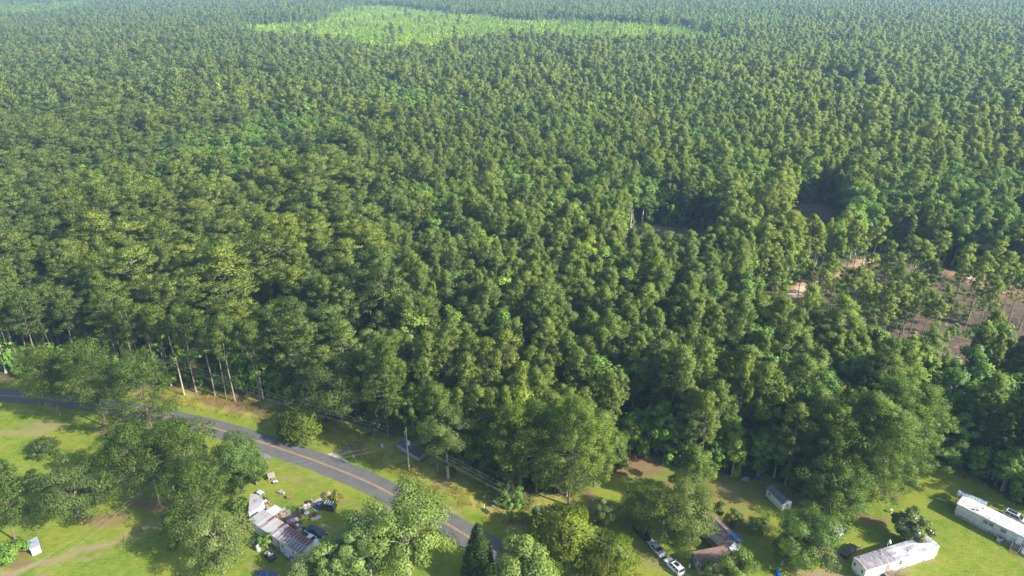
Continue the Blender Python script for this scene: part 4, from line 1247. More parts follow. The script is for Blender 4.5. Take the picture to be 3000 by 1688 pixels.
at_ = thing('antenna', 'white dish aerial on a mast behind the white mobile home', 'antenna', f.o - Vector((0, 0, f.o.z)) + f.sx * f.L * .475 + f.sy * (f.W + .35), f.rot)
MB().tube([(0, 0, 0), (0, 0, 4.4)], .05).obj('mast', M['white_metal'], at_)
MB().lathe([(.05, 0), (.3, .1), (.42, .25), (.42, .29), (.28, .15), (.02, .06)], 12).obj('dish', M['white_metal'], at_, (0, -.1, 4.35), (math.radians(65), 0, .6))
dk = thing('steps', 'weathered wooden steps under dead brambles at the white mobile home', 'steps', f.o - Vector((0, 0, f.o.z)) + f.sx * f.L * .31 - f.sy * .15, f.rot)
MB().box((0, -.7, .72), (1.7, 1.3, .08)).obj('platform', M['timber'], dk)
for k in range(3): MB().box((0, -1.5 - .28 * k, .56 - .2 * k), (1.3, .28, .06)).obj('tread', M['timber'], dk)
for x in (-.8, .8):
    for y in (-.1, -1.3): MB().box((x, y, .85), (.09, .09, 1.7)).obj('post', M['timber'], dk)
br = MB()
rb = random.Random(3)
for k in range(60):
    a, rr = rb.uniform(0, 6.28), rb.uniform(.4, 2.1)
    x, y = 1.6 + rr * math.cos(a), -1.2 + rr * .7 * math.sin(a)
    br.tube([(x, y, 0), (x + rb.uniform(-.3, .3), y + rb.uniform(-.3, .3), rb.uniform(.4, 1)), (x + rb.uniform(-.8, .8), y + rb.uniform(-.8, .8), rb.uniform(.6, 1.7))], [.03, .025, .012], 4)
bb = br.obj('brambles', M['dead'], None, dk.location, (0, 0, f.rot))
tag(bb, 'tangle of dry grey stems beside the wooden steps', 'dead plant')

# long grey mobile home at the right edge
f = Frame((2804.9, 1475.2), (3000, 1573), (2829, 1453.8), 3.25)
f.L = 20.5
gh = home_body(f, 'mobile_home', 'long grey walled mobile home with blotchy white roof, shaded side to the lawn', H, 'grey_siding', 17)
bowed_roof(-.12, f.L + .1, -.15, f.W + .12, H, .2).obj('roof', M['roof_white'], gh)
k4 = .138
def lx(a, b, z): return f.local(2760 + a * k4, 1420 + b * k4, z)[0]
for a, b, w in ((935, 775, 1.05), (1050, 840, 1.05), (1305, 975, 1.2)):
    window(gh, (lx(a, b, 2.3), 0, 2.25), w, .95, (0, -1), 'grey_siding', 'dull_glass')
door(gh, (lx(1640, 1195, 1.8), 0, .8), .95, 2.0, (0, -1), 'white_paint')
for a, b in ((672, 523), (760, 540), (870, 505)):
    q = f.local(2760 + a * k4, 1420 + b * k4, 3.45)
    MB().box((q[0], q[1], H + .26), (.35, .28, .16)).obj('roof_vent', M['dark_timber'], gh)
q = lx(1250, 1130, .5)
ac = thing('cooling_unit', 'grey cooling unit on the ground at the long grey mobile home', 'air conditioner', f.o - Vector((0, 0, f.o.z)) + f.sx * q - f.sy * .75, f.rot)
MB().box((0, 0, .45), (.95, .8, .86)).obj('case', M['skirting'], ac)
MB().lathe([(.36, .88), (.36, .93), (.1, .95)], 14).obj('fan_grille', M['dark_timber'], ac)
for x in (-.25, .1): MB().box((x, -.5, .3), (.12, .12, .6)).obj('pipe_cover', M['white_paint'], ac)
q = lx(1600, 1300, .4)
st = thing('steps', 'dark wooden steps with handrails at the long grey mobile home', 'steps', f.o - Vector((0, 0, f.o.z)) + f.sx * q - f.sy * .1, f.rot)
MB().box((0, -.6, .74), (1.5, 1.1, .08)).obj('platform', M['timber'], st)
for k in range(4): MB().box((0, -1.3 - .28 * k, .58 - .16 * k), (1.4, .27, .05)).obj('tread', M['timber'], st)
for x in (-.75, .75):
    MB().tube([(x, -.1, 1.6), (x, -1.1, 1.6), (x, -2.2, .9)], .05).obj('handrail', M['timber'], st)
    for y, h in ((-.1, 1.6), (-1.1, 1.6), (-2.2, .9)): MB().box((x, y, h / 2), (.08, .08, h)).obj('post', M['timber'], st)
q = lx(1739, 1330, .5)
tk = MB().lathe([(.42, 0), (.45, .1), (.45, 1.1), (.3, 1.25), (.05, 1.3)], 14).obj('tank', M['white_metal'], None, f.o - Vector((0, 0, f.o.z)) + f.sx * (q + .3) - f.sy * .8)
tag(tk, 'pale upright tank beside the dark wooden steps at the right edge', 'tank')
# canopy behind it
f2 = Frame((2760 + 310 * k4, 1420 + 215 * k4), (2760 + 930 * k4, 1420 + 470 * k4), (2760 + 385 * k4, 1420 + 130 * k4), 2.75)
cp = thing('carport', 'blue grey metal canopy on thin posts behind the grey mobile home', 'carport', f2.loc, f2.rot)
n = 9
me = MB().box((0, 0, 0), (f2.L / n - .02, f2.W, .05)).add([(-.05, -f2.W / 2, .025), (.05, -f2.W / 2, .025), (.05, f2.W / 2, .025), (-.05, f2.W / 2, .025), (0, -f2.W / 2, .08), (0, f2.W / 2, .08)], [(0, 1, 4), (2, 3, 5), (0, 4, 5, 3), (1, 2, 5, 4)]).mesh('roof_sheet', M['blue_grey_roof'])
for k in range(n): link('roof_sheet', me, cp, ((k + .5) * f2.L / n, f2.W / 2, 2.75))
for x in (.15, f2.L - .15):
    for y in (.1, f2.W - .1): MB().box((x, y, 1.36), (.09, .09, 2.72)).obj('post', M['white_metal'], cp)
MB().box((f2.L / 2, .05, 2.66), (f2.L, .08, .12)).obj('beam', M['white_metal'], cp)
MB().box((f2.L / 2, f2.W - .05, 2.66), (f2.L, .08, .12)).obj('beam', M['white_metal'], cp)

# rusty roofed trailer beside the driveway
kA = 260 / 1449
def A(x, y): return (700 + x * kA, 1420 + y * kA)
f = Frame(A(1215, 935), A(420, 428), A(970, 1105), 3.05)
Lt = f.local(*A(140, 590), 3.05)[0] + .2
f.L = Lt
H = 2.95
rt = thing('trailer_home', 'old trailer home with rust streaked metal roof and pale sheet walls beside the driveway', 'mobile home', f.loc, f.rot)
L, W = f.L, f.W
MB().box((L / 2, W / 2, H / 2 + .12), (L - .16, W - .16, H - .26)).obj('frame', M['grey_siding'], rt)
clad(rt, 'wall_panel', 0, L, W - .04, .35, H, 15, 'grey_siding', gap=.05)
clad(rt, 'wall_panel', 0, L, .04, .35, H, 15, 'grey_siding', gap=.05)
clad(rt, 'wall_panel', .08, W - .08, .04, .35, H, 3, 'white_paint', 'y')
MB().box((L / 2, W / 2, .18), (L - .24, W - .24, .34)).obj('skirting', M['skirting'], rt)
ns = int(L / .82)
w = L / ns
def roof_sheet(m, wx, wy):
    b = MB()
    n = 6
    V = []
    for j in (0, 1):
        for k in range(n + 1):
            V.append((-wx / 2 + wx * k / n, -wy / 2 if j == 0 else wy / 2, .045 if k % 2 else 0))
    return b.add(V, [(k, k + 1, n + 2 + k, n + 1 + k) for k in range(n)]).mesh('roof_sheet', M[m])
s_r, s_g = roof_sheet('rusty', w + .05, W + .3), roof_sheet('galvanised', w + .05, W + .3)
rb = random.Random(8)
for k in range(ns):
    u = (k + .5) / ns
    me = s_r if (u < .42 or rb.random() < .65 - .55 * u) else s_g
    o = link('roof_sheet', me, rt, ((k + .5) * w, W / 2, H + .04 + (k % 2) * .02), (rb.uniform(-.012, .012), 0, rb.uniform(-.008, .008)))
for x in (.13, .33, .55): window(rt, (L * x, W, 1.75), .8, .9, (0, 1), 'grey_siding', 'dull_glass')
door(rt, (L * .42, W, .4), .85, 2.0, (0, 1), 'tan_wall')
window(rt, (L * .28, 0, 1.8), 1.0, .9, (0, -1), 'white_paint', 'glass')
stp = thing('steps', 'small dark wooden steps at the shaded wall of the rusty trailer', 'steps', f.o - Vector((0, 0, f.o.z)) + f.sx * L * .42 + f.sy * (W + .1), f.rot)
for k in range(3): MB().box((0, .2 + .3 * k, .34 - .13 * k), (1.1, .3, .05)).obj('tread', M['timber'], stp)
for x in (-.58, .58): MB().box((x, .5, .2), (.06, .9, .3)).obj('stringer', M['dark_timber'], stp)
# its extension, a step lower
f3 = Frame(A(385, 372), A(395, 250), A(152, 478), 2.85)
P = [PX(*A(*q), 2.8) for q in ((335, 368), (412, 262), (290, 150), (178, 142), (150, 475))]
ce3 = sum(P, Vector()) / 5
ex = thing('roof_extension', 'patched pale sheet roof of the lean-to at the far end of the rusty trailer', 'outbuilding', (ce3.x, ce3.y, 0), f.rot)
ri = Matrix.Rotation(-f.rot, 3, 'Z')
loc = [ri @ (p - Vector((ce3.x, ce3.y, 2.8))) for p in P]
xs = sorted(p.x for p in loc); x0, x1 = xs[0], xs[-1]
def clip_x(poly, a, keep_gt):
    out = []
    for i in range(len(poly)):
        p, q = poly[i], poly[(i + 1) % len(poly)]
        ip, iq = (p.x >= a) == keep_gt, (q.x >= a) == keep_gt
        if ip: out.append(p)
        if ip != iq: out.append(p + (q - p) * ((a - p.x) / (q.x - p.x)))
    return out
nsx = 6
for k in range(nsx):
    a0, a1 = x0 + (x1 - x0) * k / nsx, x0 + (x1 - x0) * (k + 1) / nsx
    pl = clip_x(clip_x(loc, a0 + .015, True), a1 - .015, False)
    if len(pl) < 3: continue
    z = 2.8 - .1 * k / nsx + .02 * (k % 2)
    b = MB().add([(p.x, p.y, z) for p in pl] + [(p.x, p.y, z - .04) for p in pl], [tuple(range(len(pl))), tuple(range(len(pl), 2 * len(pl)))[::-1]] + [(i, i + len(pl), (i + 1) % len(pl) + len(pl), (i + 1) % len(pl)) for i in range(len(pl))])
    b.obj('roof_sheet', M['galvanised'], ex)
pl = [p * .93 for p in loc]
MB().add([(p.x, p.y, 0) for p in pl] + [(p.x, p.y, 2.64) for p in pl], [tuple(range(5, 10))] + [(i, (i + 1) % 5, (i + 1) % 5 + 5, i + 5) for i in range(5)]).obj('wall', M['grey_siding'], ex)
MB().lathe([(.42, 0), (.46, .05), (.3, .12), (.05, .13)], 12).obj('roof_patch', M['rusty'], ex, (0.2, -.2, 2.84))
# porch on the sunny side
f4 = Frame(A(550, 515), A(430, 440), A(710, 395), 2.6)
po = thing('porch', 'porch roof of smooth bluish white sheets on posts, attached to the rusty trailer', 'porch', f4.loc, f4.rot)
sgn = 1 if f4.W > 0 else -1
aw = abs(f4.W)
for k in range(4):
    yy = (k + .5) * f4.W / 4
    MB().box((f4.L / 2, yy, 2.62 - .03 * k), (f4.L + .2, aw / 4 - .015, .04)).obj('roof_sheet', M['porch_sheet'], po)
for x in (.08, f4.L - .08): MB().box((x, f4.W * .95, 1.25), (.1, .1, 2.5)).obj('post', M['fresh_timber'], po)
MB().box((f4.L / 2, f4.W * .95, 2.46), (f4.L, .1, .14)).obj('beam', M['fresh_timber'], po)
MB().box((f4.L / 2, f4.W / 2, .12), (f4.L, aw, .1)).obj('floor', M['timber'], po)

# brown roofed house
def R5(x, y): return (1920 + x * .14356, 1480 + y * .14356)
fh = Frame(R5(1740, 740), R5(1180, 205), R5(1430, 745), 3.6)
hs_ = thing('house', 'low house with brown shingle roof half hidden by the large olive oak', 'house', fh.loc, fh.rot)
L, W = fh.L + 1.5, fh.W
ex0 = -3.2
MB().box((L / 2, W / 2, 1.4), (L - .5, W + 1.2, 2.8)).obj('wall', M['tan_wall'], hs_)
zr, ze = 4.3, 2.85
ym = W * .42
def slope(xa, xb, ya, yb, za, zb, t=.09):
    return MB().add([(xa, ya, za), (xb, ya, za), (xb, yb, zb), (xa, yb, zb), (xa, ya, za + t), (xb, ya, za + t), (xb, yb, zb + t), (xa, yb, zb + t)], [(3, 2, 1, 0), (4, 5, 6, 7), (0, 1, 5, 4), (1, 2, 6, 5), (2, 3, 7, 6), (3, 0, 4, 7)])
slope(0, L, -1.0, ym - .01, ze, zr).obj('roof', M['shingle'], hs_)
slope(0, L, ym + .01, W + 1.4, zr, ze - .25).obj('roof', M['shingle_dark_shaded'], hs_)  # slope turned from the sun: its shade is put into darker shingles
MB().box((L / 2, ym, zr + .1), (L, .22, .06)).obj('ridge', M['shingle_dark_shaded'], hs_)
MB().tube([(L * .62, ym + .7, zr - .4), (L * .62, ym + .7, zr + .5)], .06).obj('vent_pipe', M['white_metal'], hs_)
zs = lambda y: ze + (y + 1.0) / (ym + .99) * (zr - ze) + .11
tp = slope(.15, L * .34, -.95, ym * .8, zs(-.95), zs(ym * .8), .02).obj('tarpaulin', M['blue_tarp'], None, fh.loc, (0, 0, fh.rot))
tag(tp, 'bright blue tarpaulin spread over the end of the brown roof', 'tarpaulin')
op = slope(L * .345, L * .43, -.9, ym * .75, zs(-.9), zs(ym * .75), .02).obj('roof_patch', M['orange_patch'], None, fh.loc, (0, 0, fh.rot))
tag(op, 'orange underlay sheet beside the blue tarpaulin on the brown roof', 'roof sheet')
# front wing
fw = Frame(R5(925, 1210), R5(780, 960), R5(1420, 880), 3.0)
wg = MB()
Wf = fw.W
sy = 1 if Wf > 0 else -1
o_w = fw.o - Vector((0, 0, fw.o.z))
wx = lambda x, y: tuple(Matrix.Rotation(-fh.rot, 3, 'Z') @ (o_w + fw.sx * x + fw.sy * y - Vector(fh.loc)))
def wing_box(x0, x1, y0, y1, z00, z01, z10, z11):
    c = [wx(x0, y0), wx(x1, y0), wx(x1, y1), wx(x0, y1)]
    V = [(c[0][0], c[0][1], z00), (c[1][0], c[1][1], z00), (c[2][0], c[2][1], z10), (c[3][0], c[3][1], z10)]
    V += [(p[0], p[1], z) for p, z in zip(c, (z01, z01, z11, z11))]
    return MB().add(V, [(3, 2, 1, 0), (4, 5, 6, 7), (0, 1, 5, 4), (1, 2, 6, 5), (2, 3, 7, 6), (3, 0, 4, 7)])
wing_box(.15, fw.L - .15, .15 * sy, Wf - .2 * sy, 0, 2.78, 0, 2.95).obj('wall', M['tan_wall'], hs_)
wing_box(-.2, fw.L + .3, -.1 * sy, Wf + .3 * sy, 2.80, 2.92, 3.0, 3.12).obj('roof', M['shingle'], hs_)
for q in (.22, .68):
    c = wx(fw.L * q, .13 * sy)
    fd = Matrix.Rotation(fw.rot - fh.rot, 3, 'Z') @ Vector((0, -sy, 0))
    window(hs_, (c[0], c[1], 1.75), 1.25, 1.1, (fd.x, fd.y), 'white_paint', 'glass')
# white metal porch roof
fp = Frame(R5(1580, 965), R5(1400, 740), R5(1815, 960), 2.9)
pr = thing('porch', 'white metal porch roof below the blue tarpaulin at the brown house', 'porch', fp.loc, fp.rot)
na = max(3, int(fp.L / .8))
for k in range(na):
    MB().box(((k + .5) * fp.L / na, fp.W / 2, 2.92 + .02 * (k % 2)), (fp.L / na - .02, abs(fp.W), .04)).obj('roof_sheet', M['porch_sheet' if k else 'white_metal'], pr)
for x in (.1, fp.L - .1):
    for y in (.1, .9): MB().box((x, fp.W * y, 1.44), (.1, .1, 2.88)).obj('post', M['white_paint'], pr)
MB().box((fp.L / 2, fp.W * .1, 2.82), (fp.L, .09, .14)).obj('beam', M['white_paint'], pr)
bm = MB().tube([(0, 0, .05), (.5, 1.7, 2.9)], .06).obj('pole', M['white_paint'], None, PX(*R5(1375, 850)) + Vector((0, 0, 0)))
tag(bm, 'white pole leaning against the white metal porch', 'pole')

def shed(name, label, o, x, y, z, H, ridge, wall, roofm, kind='gable', sheets=6, win=(), dr=None, group=None):
    f = Frame(o, x, y, z)
    t = thing(name, label, 'shed', f.loc, f.rot, group)
    L, W = f.L, f.W
    s = 1 if W > 0 else -1
    MB().box((L / 2, W / 2, H / 2), (L - .1, abs(W) - .1, H)).obj('frame', M[wall], t)
    clad(t, 'wall_panel', 0, L, .03 * s, 0.02, H, max(2, int(L / 1.0)), wall)
    clad(t, 'wall_panel', 0, L, W - .03 * s, 0.02, H, max(2, int(L / 1.0)), wall)
    a, b = sorted((.06 * s, W - .06 * s))
    clad(t, 'wall_panel', a, b, .03, 0.02, H, 2, wall, 'y')
    clad(t, 'wall_panel', a, b, L - .03, 0.02, H, 2, wall, 'y')
    if kind == 'gable':
        for xx in (.05, L - .05):
            MB().add([(xx - .03, .05 * s, H), (xx - .03, W - .05 * s, H), (xx - .03, W / 2, H + ridge - .03), (xx + .03, .05 * s, H), (xx + .03, W - .05 * s, H), (xx + .03, W / 2, H + ridge - .03)], [(0, 1, 2), (5, 4, 3), (0, 2, 5, 3), (1, 4, 5, 2)]).obj('gable', M[wall], t)
    for k in range(sheets):
        xa, xb = -.15 + (L + .3) * k / sheets + .012, -.15 + (L + .3) * (k + 1) / sheets - .012
        dz = .02 * (k % 2)
        if kind == 'gable':
            slope(xa, xb, -.18 * s, W / 2, H - .06 + dz, H + ridge + dz, .04).obj('roof_sheet', M[roofm], t)
            slope(xa, xb, W / 2, W + .18 * s, H + ridge + dz, H - .06 + dz, .04).obj('roof_sheet', M[roofm], t)
        else:
            slope(xa, xb, -.15 * s, W + .15 * s, H + .02 + dz, H + ridge + dz, .04).obj('roof_sheet', M[roofm], t)
    for (x_, y_, w, h, zc, fc, pm) in win: window(t, (L * x_, W * y_, zc), w, h, fc, 'white_paint', pm)
    if dr: door(t, (L * dr[0], W * dr[1], .05), .85, 1.9, dr[2], 'grey_siding')
    return t
def C5(x, y): return (2250 + x * .2913, 1266 + y * .2913)
shed('shed', 'small white shed with mossy rust stained roof between the feathery tree and the bushy pine', (2380 + 880 * .0699, 1500 + 775 * .0699), (2380 + 1305 * .0699, 1500 + 745 * .0699), (2380 + 600 * .0699, 1500 + 520 * .0699), 2.3, 2.25, .35, 'white_paint', 'moss_roof', 'mono', 6, [(.25, 0, .55, .7, 1.45, (0, -1), 'glass')], (.6, 0, (0, -1)))
shed('cabin', 'white garden cabin with dark roof at the wood edge', C5(150, 720), C5(-10, 560), C5(205, 655), 2.3, 2.2, .7, 'white_paint', 'dark_roof', 'gable', 5, [(.8, 0, .8, .8, 1.4, (0, 1), 'glass'), (0, .5, .7, .8, 1.4, (-1, 0), 'glass')])
def C2(x, y): return (x * .2913, 1266 + y * .2913)
shed('shed', 'tiny white shed with grey sheet roof on orange soil at the left edge', C2(303, 1180), C2(395, 1140), C2(262, 1112), 1.9, 1.85, .25, 'white_paint', 'blue_grey_roof', 'mono', 4, (), (.55, 0, (0, -1)))
# abandoned trailer in the trees
def C6(x, y): return (700 + x * .2913, 1000 + y * .2913)
f = Frame(C6(1800, 1150), C6(1585, 1015), C6(1885, 1095), 2.0)
s = 1 if f.W > 0 else -1
ab = thing('abandoned_trailer', 'abandoned faded blue white trailer sagging under the trees behind the transformer pole', 'mobile home', f.loc, f.rot)
MB().box((f.L / 2, f.W / 2, .8), (f.L - .1, abs(f.W) - .1, 1.2)).obj('frame', M['pale_blue'], ab)
clad(ab, 'wall_panel', 0, f.L, .03 * s, .2, 1.5, 9, 'pale_blue', gap=.06)
a, b = sorted((.06 * s, f.W - .06 * s))
clad(ab, 'wall_panel', a, b, .03, .2, 1.5, 2, 'pale_blue', 'y')
slope(-.1, f.L * .45, -.05 * s, f.W + .1 * s, 1.42, 1.62).obj('roof', M['dark_timber'], ab)
slope(f.L * .46, f.L + .1, -.02 * s, f.W + .1 * s, 1.30, 1.70).obj('roof', M['shingle_dark_shaded'], ab)
for x in (.3, .7): window(ab, (f.L * x, 0, .95), .8, .6, (0, -s), 'white_paint', 'glass')
lb_ = MB()
rb = random.Random(5)
for k in range(14): lb_.tube([(rb.uniform(-1, 1), rb.uniform(-.8, .8), 0), (rb.uniform(-1, 1), rb.uniform(-.8, .8), rb.uniform(.5, 1.6))], .04, 4)
o = lb_.obj('debris', M['fresh_timber'], None, PX(*C6(1850, 1110)))
tag(o, 'heap of broken boards against the end of the abandoned blue trailer', 'debris')
# ------------------------------------------------------------------ vehicles
def paint(name, c, rough=.3):
    m, nt, b, out = nodes_of(name)
    b.inputs['Roughness'].default_value = rough
    b.inputs['Coat Weight'].default_value = .6
    b.inputs['Coat Roughness'].default_value = .08
    cc = mixc(nt, ramp(nt, noise(nt, 3, 3), .35, .7), c, tuple(x * .8 for x in c))
    nt.links.new(cc, b.inputs['Base Color'])
    return m
M['car_white'] = paint('white car paint', (.70, .71, .72))
M['car_silver'] = paint('silver car paint', (.42, .47, .50))
M['car_black'] = paint('black car paint', (.012, .013, .016))
M['car_navy'] = paint('navy car paint', (.014, .022, .045))
M['car_dark'] = paint('dark grey car paint', (.025, .026, .03))
M['car_blue'] = paint('blue car paint', (.015, .055, .20))
M['tyre'] = mat('tyre rubber', (.02, .02, .02), .9)
M['rim'] = mat('wheel metal', (.35, .35, .36), .35, metal=.7)
M['lamp'] = mat('headlight glass', (.6, .62, .65), .15, spec=.7)
M['red_lamp'] = mat('tail light', (.42, .012, .015), .25, spec=.6)
M['chrome'] = mat('chrome trim', (.6, .6, .62), .2, metal=.9)
M['black_plastic'] = mat('black plastic', (.022, .022, .024), .6)

def car(name, label, front_px, rear_px, L, W, H, pm, style='sedan', z=.7):
    F_, R_ = PX(*front_px, z), PX(*rear_px, z)
    c = (F_ + R_) / 2
    d = F_ - R_
    t = thing(name, label, 'car' if style in ('sedan', 'suv') else 'pickup truck', (c.x, c.y, 0), math.atan2(d.y, d.x))
    prof = {'sedan': [(0, .38, .80), (.015, .56, .90), (.10, .64, .97), (.30, .63, 1), (.70, .60, 1), (.88, .55, .96), (.975, .47, .86), (1, .36, .76)],
            'suv': [(0, .35, .86), (.012, .55, .94), (.10, .60, .99), (.40, .60, 1), (.70, .585, 1), (.90, .56, .96), (.98, .49, .86), (1, .36, .78)],
            'pickup': [(0, .38, .92), (.01, .54, .96), (.10, .56, 1), (.40, .57, 1), (.72, .58, 1), (.92, .56, .97), (.985, .50, .9), (1, .36, .84)]}[style]
    V, Fc = [], []
    zb = .24
    for x, zt, wk in prof:
        hw = W / 2 * wk
        zz = zt * H
        ring = [(-hw * .92, zb), (-hw, zb + .18), (-hw, zz - .13), (-hw * .93, zz), (0, zz + .025), (hw * .93, zz), (hw, zz - .13), (hw, zb + .18), (hw * .92, zb)]
        V += [(x * L - L / 2, y, q) for y, q in ring]
    n = 9
    for i in range(len(prof) - 1):
        for k in range(n):
            k2 = (k + 1) % n
            Fc.append((i * n + k, (i + 1) * n + k, (i + 1) * n + k2, i * n + k2))
    Fc.append(tuple(range(n)))
    Fc.append(tuple((len(prof) - 1) * n + k for k in range(n))[::-1])
    body = MB().add(V, Fc)
    body.obj('body', M[pm], t)
    b0, b1, t0, t1, zbase = {'sedan': (.13, .75, .30, .57, .60), 'suv': (.015, .74, .085, .56, .585), 'pickup': (.42, .76, .46, .64, .565)}[style]
    zbase *= H
    hb, ht = W / 2 * .94, W / 2 * .72
    q = lambda x: x * L - L / 2
    B4 = [Vector((q(b0), -hb, zbase)), Vector((q(b1), -hb, zbase)), Vector((q(b1), hb, zbase)), Vector((q(b0), hb, zbase))]
    T4 = [Vector((q(t0), -ht, H)), Vector((q(t1), -ht, H)), Vector((q(t1), ht, H)), Vector((q(t0), ht, H))]
    cab = MB().add(B4 + T4 + [Vector((q((t0 + t1) / 2), 0, H + .05))], [(0, 1, 5, 4), (1, 2, 6, 5), (2, 3, 7, 6), (3, 0, 4, 7), (4, 5, 8), (5, 6, 8), (6, 7, 8), (7, 4, 8)])
    cab.obj('cabin', M[pm], t)
    def pane(nm, a, b, c2, d2, ins=.07, u0=0.0, u1=1.0):
        P = []
        for u, v in ((u0 + ins * .5, .10), (u1 - ins * .5, .10), (u1 - ins * .5, .90), (u0 + ins * .5, .90)):
            lo, hi = a + (b - a) * u, d2 + (c2 - d2) * u
            P.append(lo + (hi - lo) * v)
        nr = (P[1] - P[0]).cross(P[3] - P[0]).normalized() * .012
        MB().add([p + nr for p in P] + [p - nr for p in P], [(0, 1, 2, 3), (7, 6, 5, 4), (0, 4, 5, 1), (1, 5, 6, 2), (2, 6, 7, 3), (3, 7, 4, 0)]).obj(nm, M['glass'], t)
    pane('windscreen', B4[1], B4[2], T4[2], T4[1])
    pane('rear_window', B4[3], B4[0], T4[0], T4[3])
    cuts = {'sedan': [(.18, .55), (.55, .93)], 'suv': [(.08, .36), (.36, .64), (.64, .93)], 'pickup': [(.1, .9)]}[style]
    for u0, u1 in cuts:
        pane('side_window', B4[0], B4[1], T4[1], T4[0], .04, u0, u1)
        pane('side_window', B4[2], B4[3], T4[3], T4[2], .04, 1 - u1, 1 - u0)
    r = .33 if style == 'sedan' else .37
    for x in (.19, .81):
        for s in (-1, 1):
            w = MB().tube([(0, -.12, 0), (0, .12, 0)], r, 14).obj('wheel', M['tyre'], t, (q(x), s * (W / 2 - .10), r))
            MB().tube([(0, s * .10, 0), (0, s * .135, 0)], r * .62, 10).obj('rim', M['rim'], w)
    for s in (-1, 1):
        MB().box((L / 2 - .10, s * W * .33, H * .43), (.16, W * .2, .13)).obj('headlight', M['lamp'], t)
        MB().box((-L / 2 + .05, s * W * .38, H * .46), (.12, W * .12, .2)).obj('tail_light', M['red_lamp'], t)
        MB().box((q(b1) - .35, s * (W / 2 + .07), zbase + .08), (.12, .18, .13)).obj('mirror', M[pm], t)
    MB().box((L / 2 - .02, 0, H * .28), (.12, W * .7, .16)).obj('bumper', M['black_plastic'], t)
    MB().box((-L / 2 + .01, 0, H * .28), (.12, W * .8, .16)).obj('bumper', M['chrome' if pm == 'car_dark' else 'black_plastic'], t)
    return t, q, H, W, L

def Bp(x, y): return (760 + x * .11733, 1370 + y * .11733)
c1, q, H, W, L = car('estate_car', 'dark estate car with pale roof bars parked on the grass, blue cloth on its bonnet', Bp(1470, 915), Bp(1865, 995), 4.7, 1.85, 1.72, 'car_dark', 'suv')
for s in (-1, 1): MB().box((q(.33), s * W * .30, H + .10), (L * .42, .05, .05)).obj('roof_rail', M['chrome'], c1)
for x in (.14, .26, .38, .50): MB().box((q(x), 0, H + .12), (.06, W * .62, .05)).obj('roof_bar', M['white_metal'], c1)
cl = MB().lump((0, 0, 0), (.65, .5, .38), 4, .35).obj('cloth', M['car_blue'], None, c1.matrix_basis @ Vector((q(.86), .1, H * .55)))
tag(cl, 'crumpled blue cloth on the bonnet of the dark estate car', 'cloth')
car('saloon_car', 'navy saloon car in the shade between the rusty trailer and the driveway', A(1400, 815), A(1130, 705), 4.7, 1.8, 1.45, 'car_navy')
c2, q, H, W, L = car('pickup_truck', 'white pickup truck tight against the rusty roof edge', A(1275, 945), A(1020, 790), 5.1, 1.85, 1.6, 'car_white', 'pickup', 1.0)
MB().box((q(.2), 0, H * .60), (L * .36, W * .8, .03)).obj('bed_liner', M['black_plastic'], c2)
for s in (-1, 1): MB().box((q(.2), s * W * .45, H * .62), (L * .38, .1, .12)).obj('bed_rail', M['car_white'], c2)
u = PX(*A(515, 1200))
ut = thing('buggy', 'small dark off-road buggy with white seat bag in the shade below the rusty trailer', 'buggy', u, math.atan2(*(lambda d: (d.y, d.x))(PX(*A(580, 1265)) - PX(*A(440, 1140)))))
MB().box((0, 0, .55), (2.7, 1.25, .4), taper=.92).obj('body', M['car_black'], ut)
MB().box((.95, 0, .82), (.75, 1.0, .18), taper=.8).obj('hood', M['car_black'], ut)
MB().box((-.95, 0, .86), (.8, 1.15, .22)).obj('cargo_bed', M['timber'], ut)
for s in (-1, 1):
    MB().box((-.1, s * .3, .9), (.5, .5, .3)).obj('seat', M['black_plastic'], ut)
    MB().tube([(-.45, s * .6, .75), (-.4, s * .55, 1.75), (.35, s * .55, 1.75), (.7, s * .6, .8)], .035, 6).obj('roll_bar', M['chrome'], ut)
    for x in (-.9, .9): MB().tube([(x, s * .62 - .13, .33), (x, s * .62 + .13, .33)], .33, 12).obj('wheel', M['tyre'], ut)
MB().box((.45, 0, 1.2), (.05, 1.1, .35)).obj('windscreen', M['lamp'], ut)
bg_ = MB().lump((0, 0, 0), (.32, .28, .35), 9).obj('bag', M['white_paint'], None, ut.matrix_basis @ Vector((-.1, 0, 1.05)))
tag(bg_, 'white bag on the seat of the dark buggy', 'bag')
car('saloon_car', 'blue saloon car cut by the bottom edge below the buggy', (812, 1693), (752, 1681), 4.5, 1.75, 1.42, 'car_blue')
c3, q, H, W, L = car('crossover_car', 'white crossover car with black sunroof on the grass by the gable windows', R5(225, 1075), R5(545, 1385), 4.65, 1.85, 1.62, 'car_white', 'suv', .8)
MB().box((q(.36), 0, H + .045), (L * .24, W * .44, .05)).obj('sunroof', M['glass'], c3)
car('saloon_car', 'silver saloon car half under the olive oak, ahead of the white crossover', R5(150, 1020), R5(-90, 740), 4.5, 1.75, 1.42, 'car_silver')
def C4(x, y): return (1400 + x * .2913, 1266 + y * .2913)
car('saloon_car', 'black saloon car in deep shade under the dark oak', C4(1715, 1080), C4(1600, 960), 4.6, 1.8, 1.43, 'car_black')
car('saloon_car', 'dark blue saloon car with red tail lights beside the white mobile home', (2440 + 470 * .132, 1540 + 430 * .132), (2440 + 255 * .132, 1540 + 650 * .132), 4.6, 1.8, 1.46, 'car_black')
c5, q, H, W, L = car('van', 'silver car with long dark roof panel behind the grey mobile home', (3012, 1531), (2946, 1499), 5.0, 1.85, 1.7, 'car_silver', 'suv', .9)
MB().box((q(.32), 0, H + .045), (L * .34, W * .5, .05)).obj('roof_panel', M['glass'], c5)
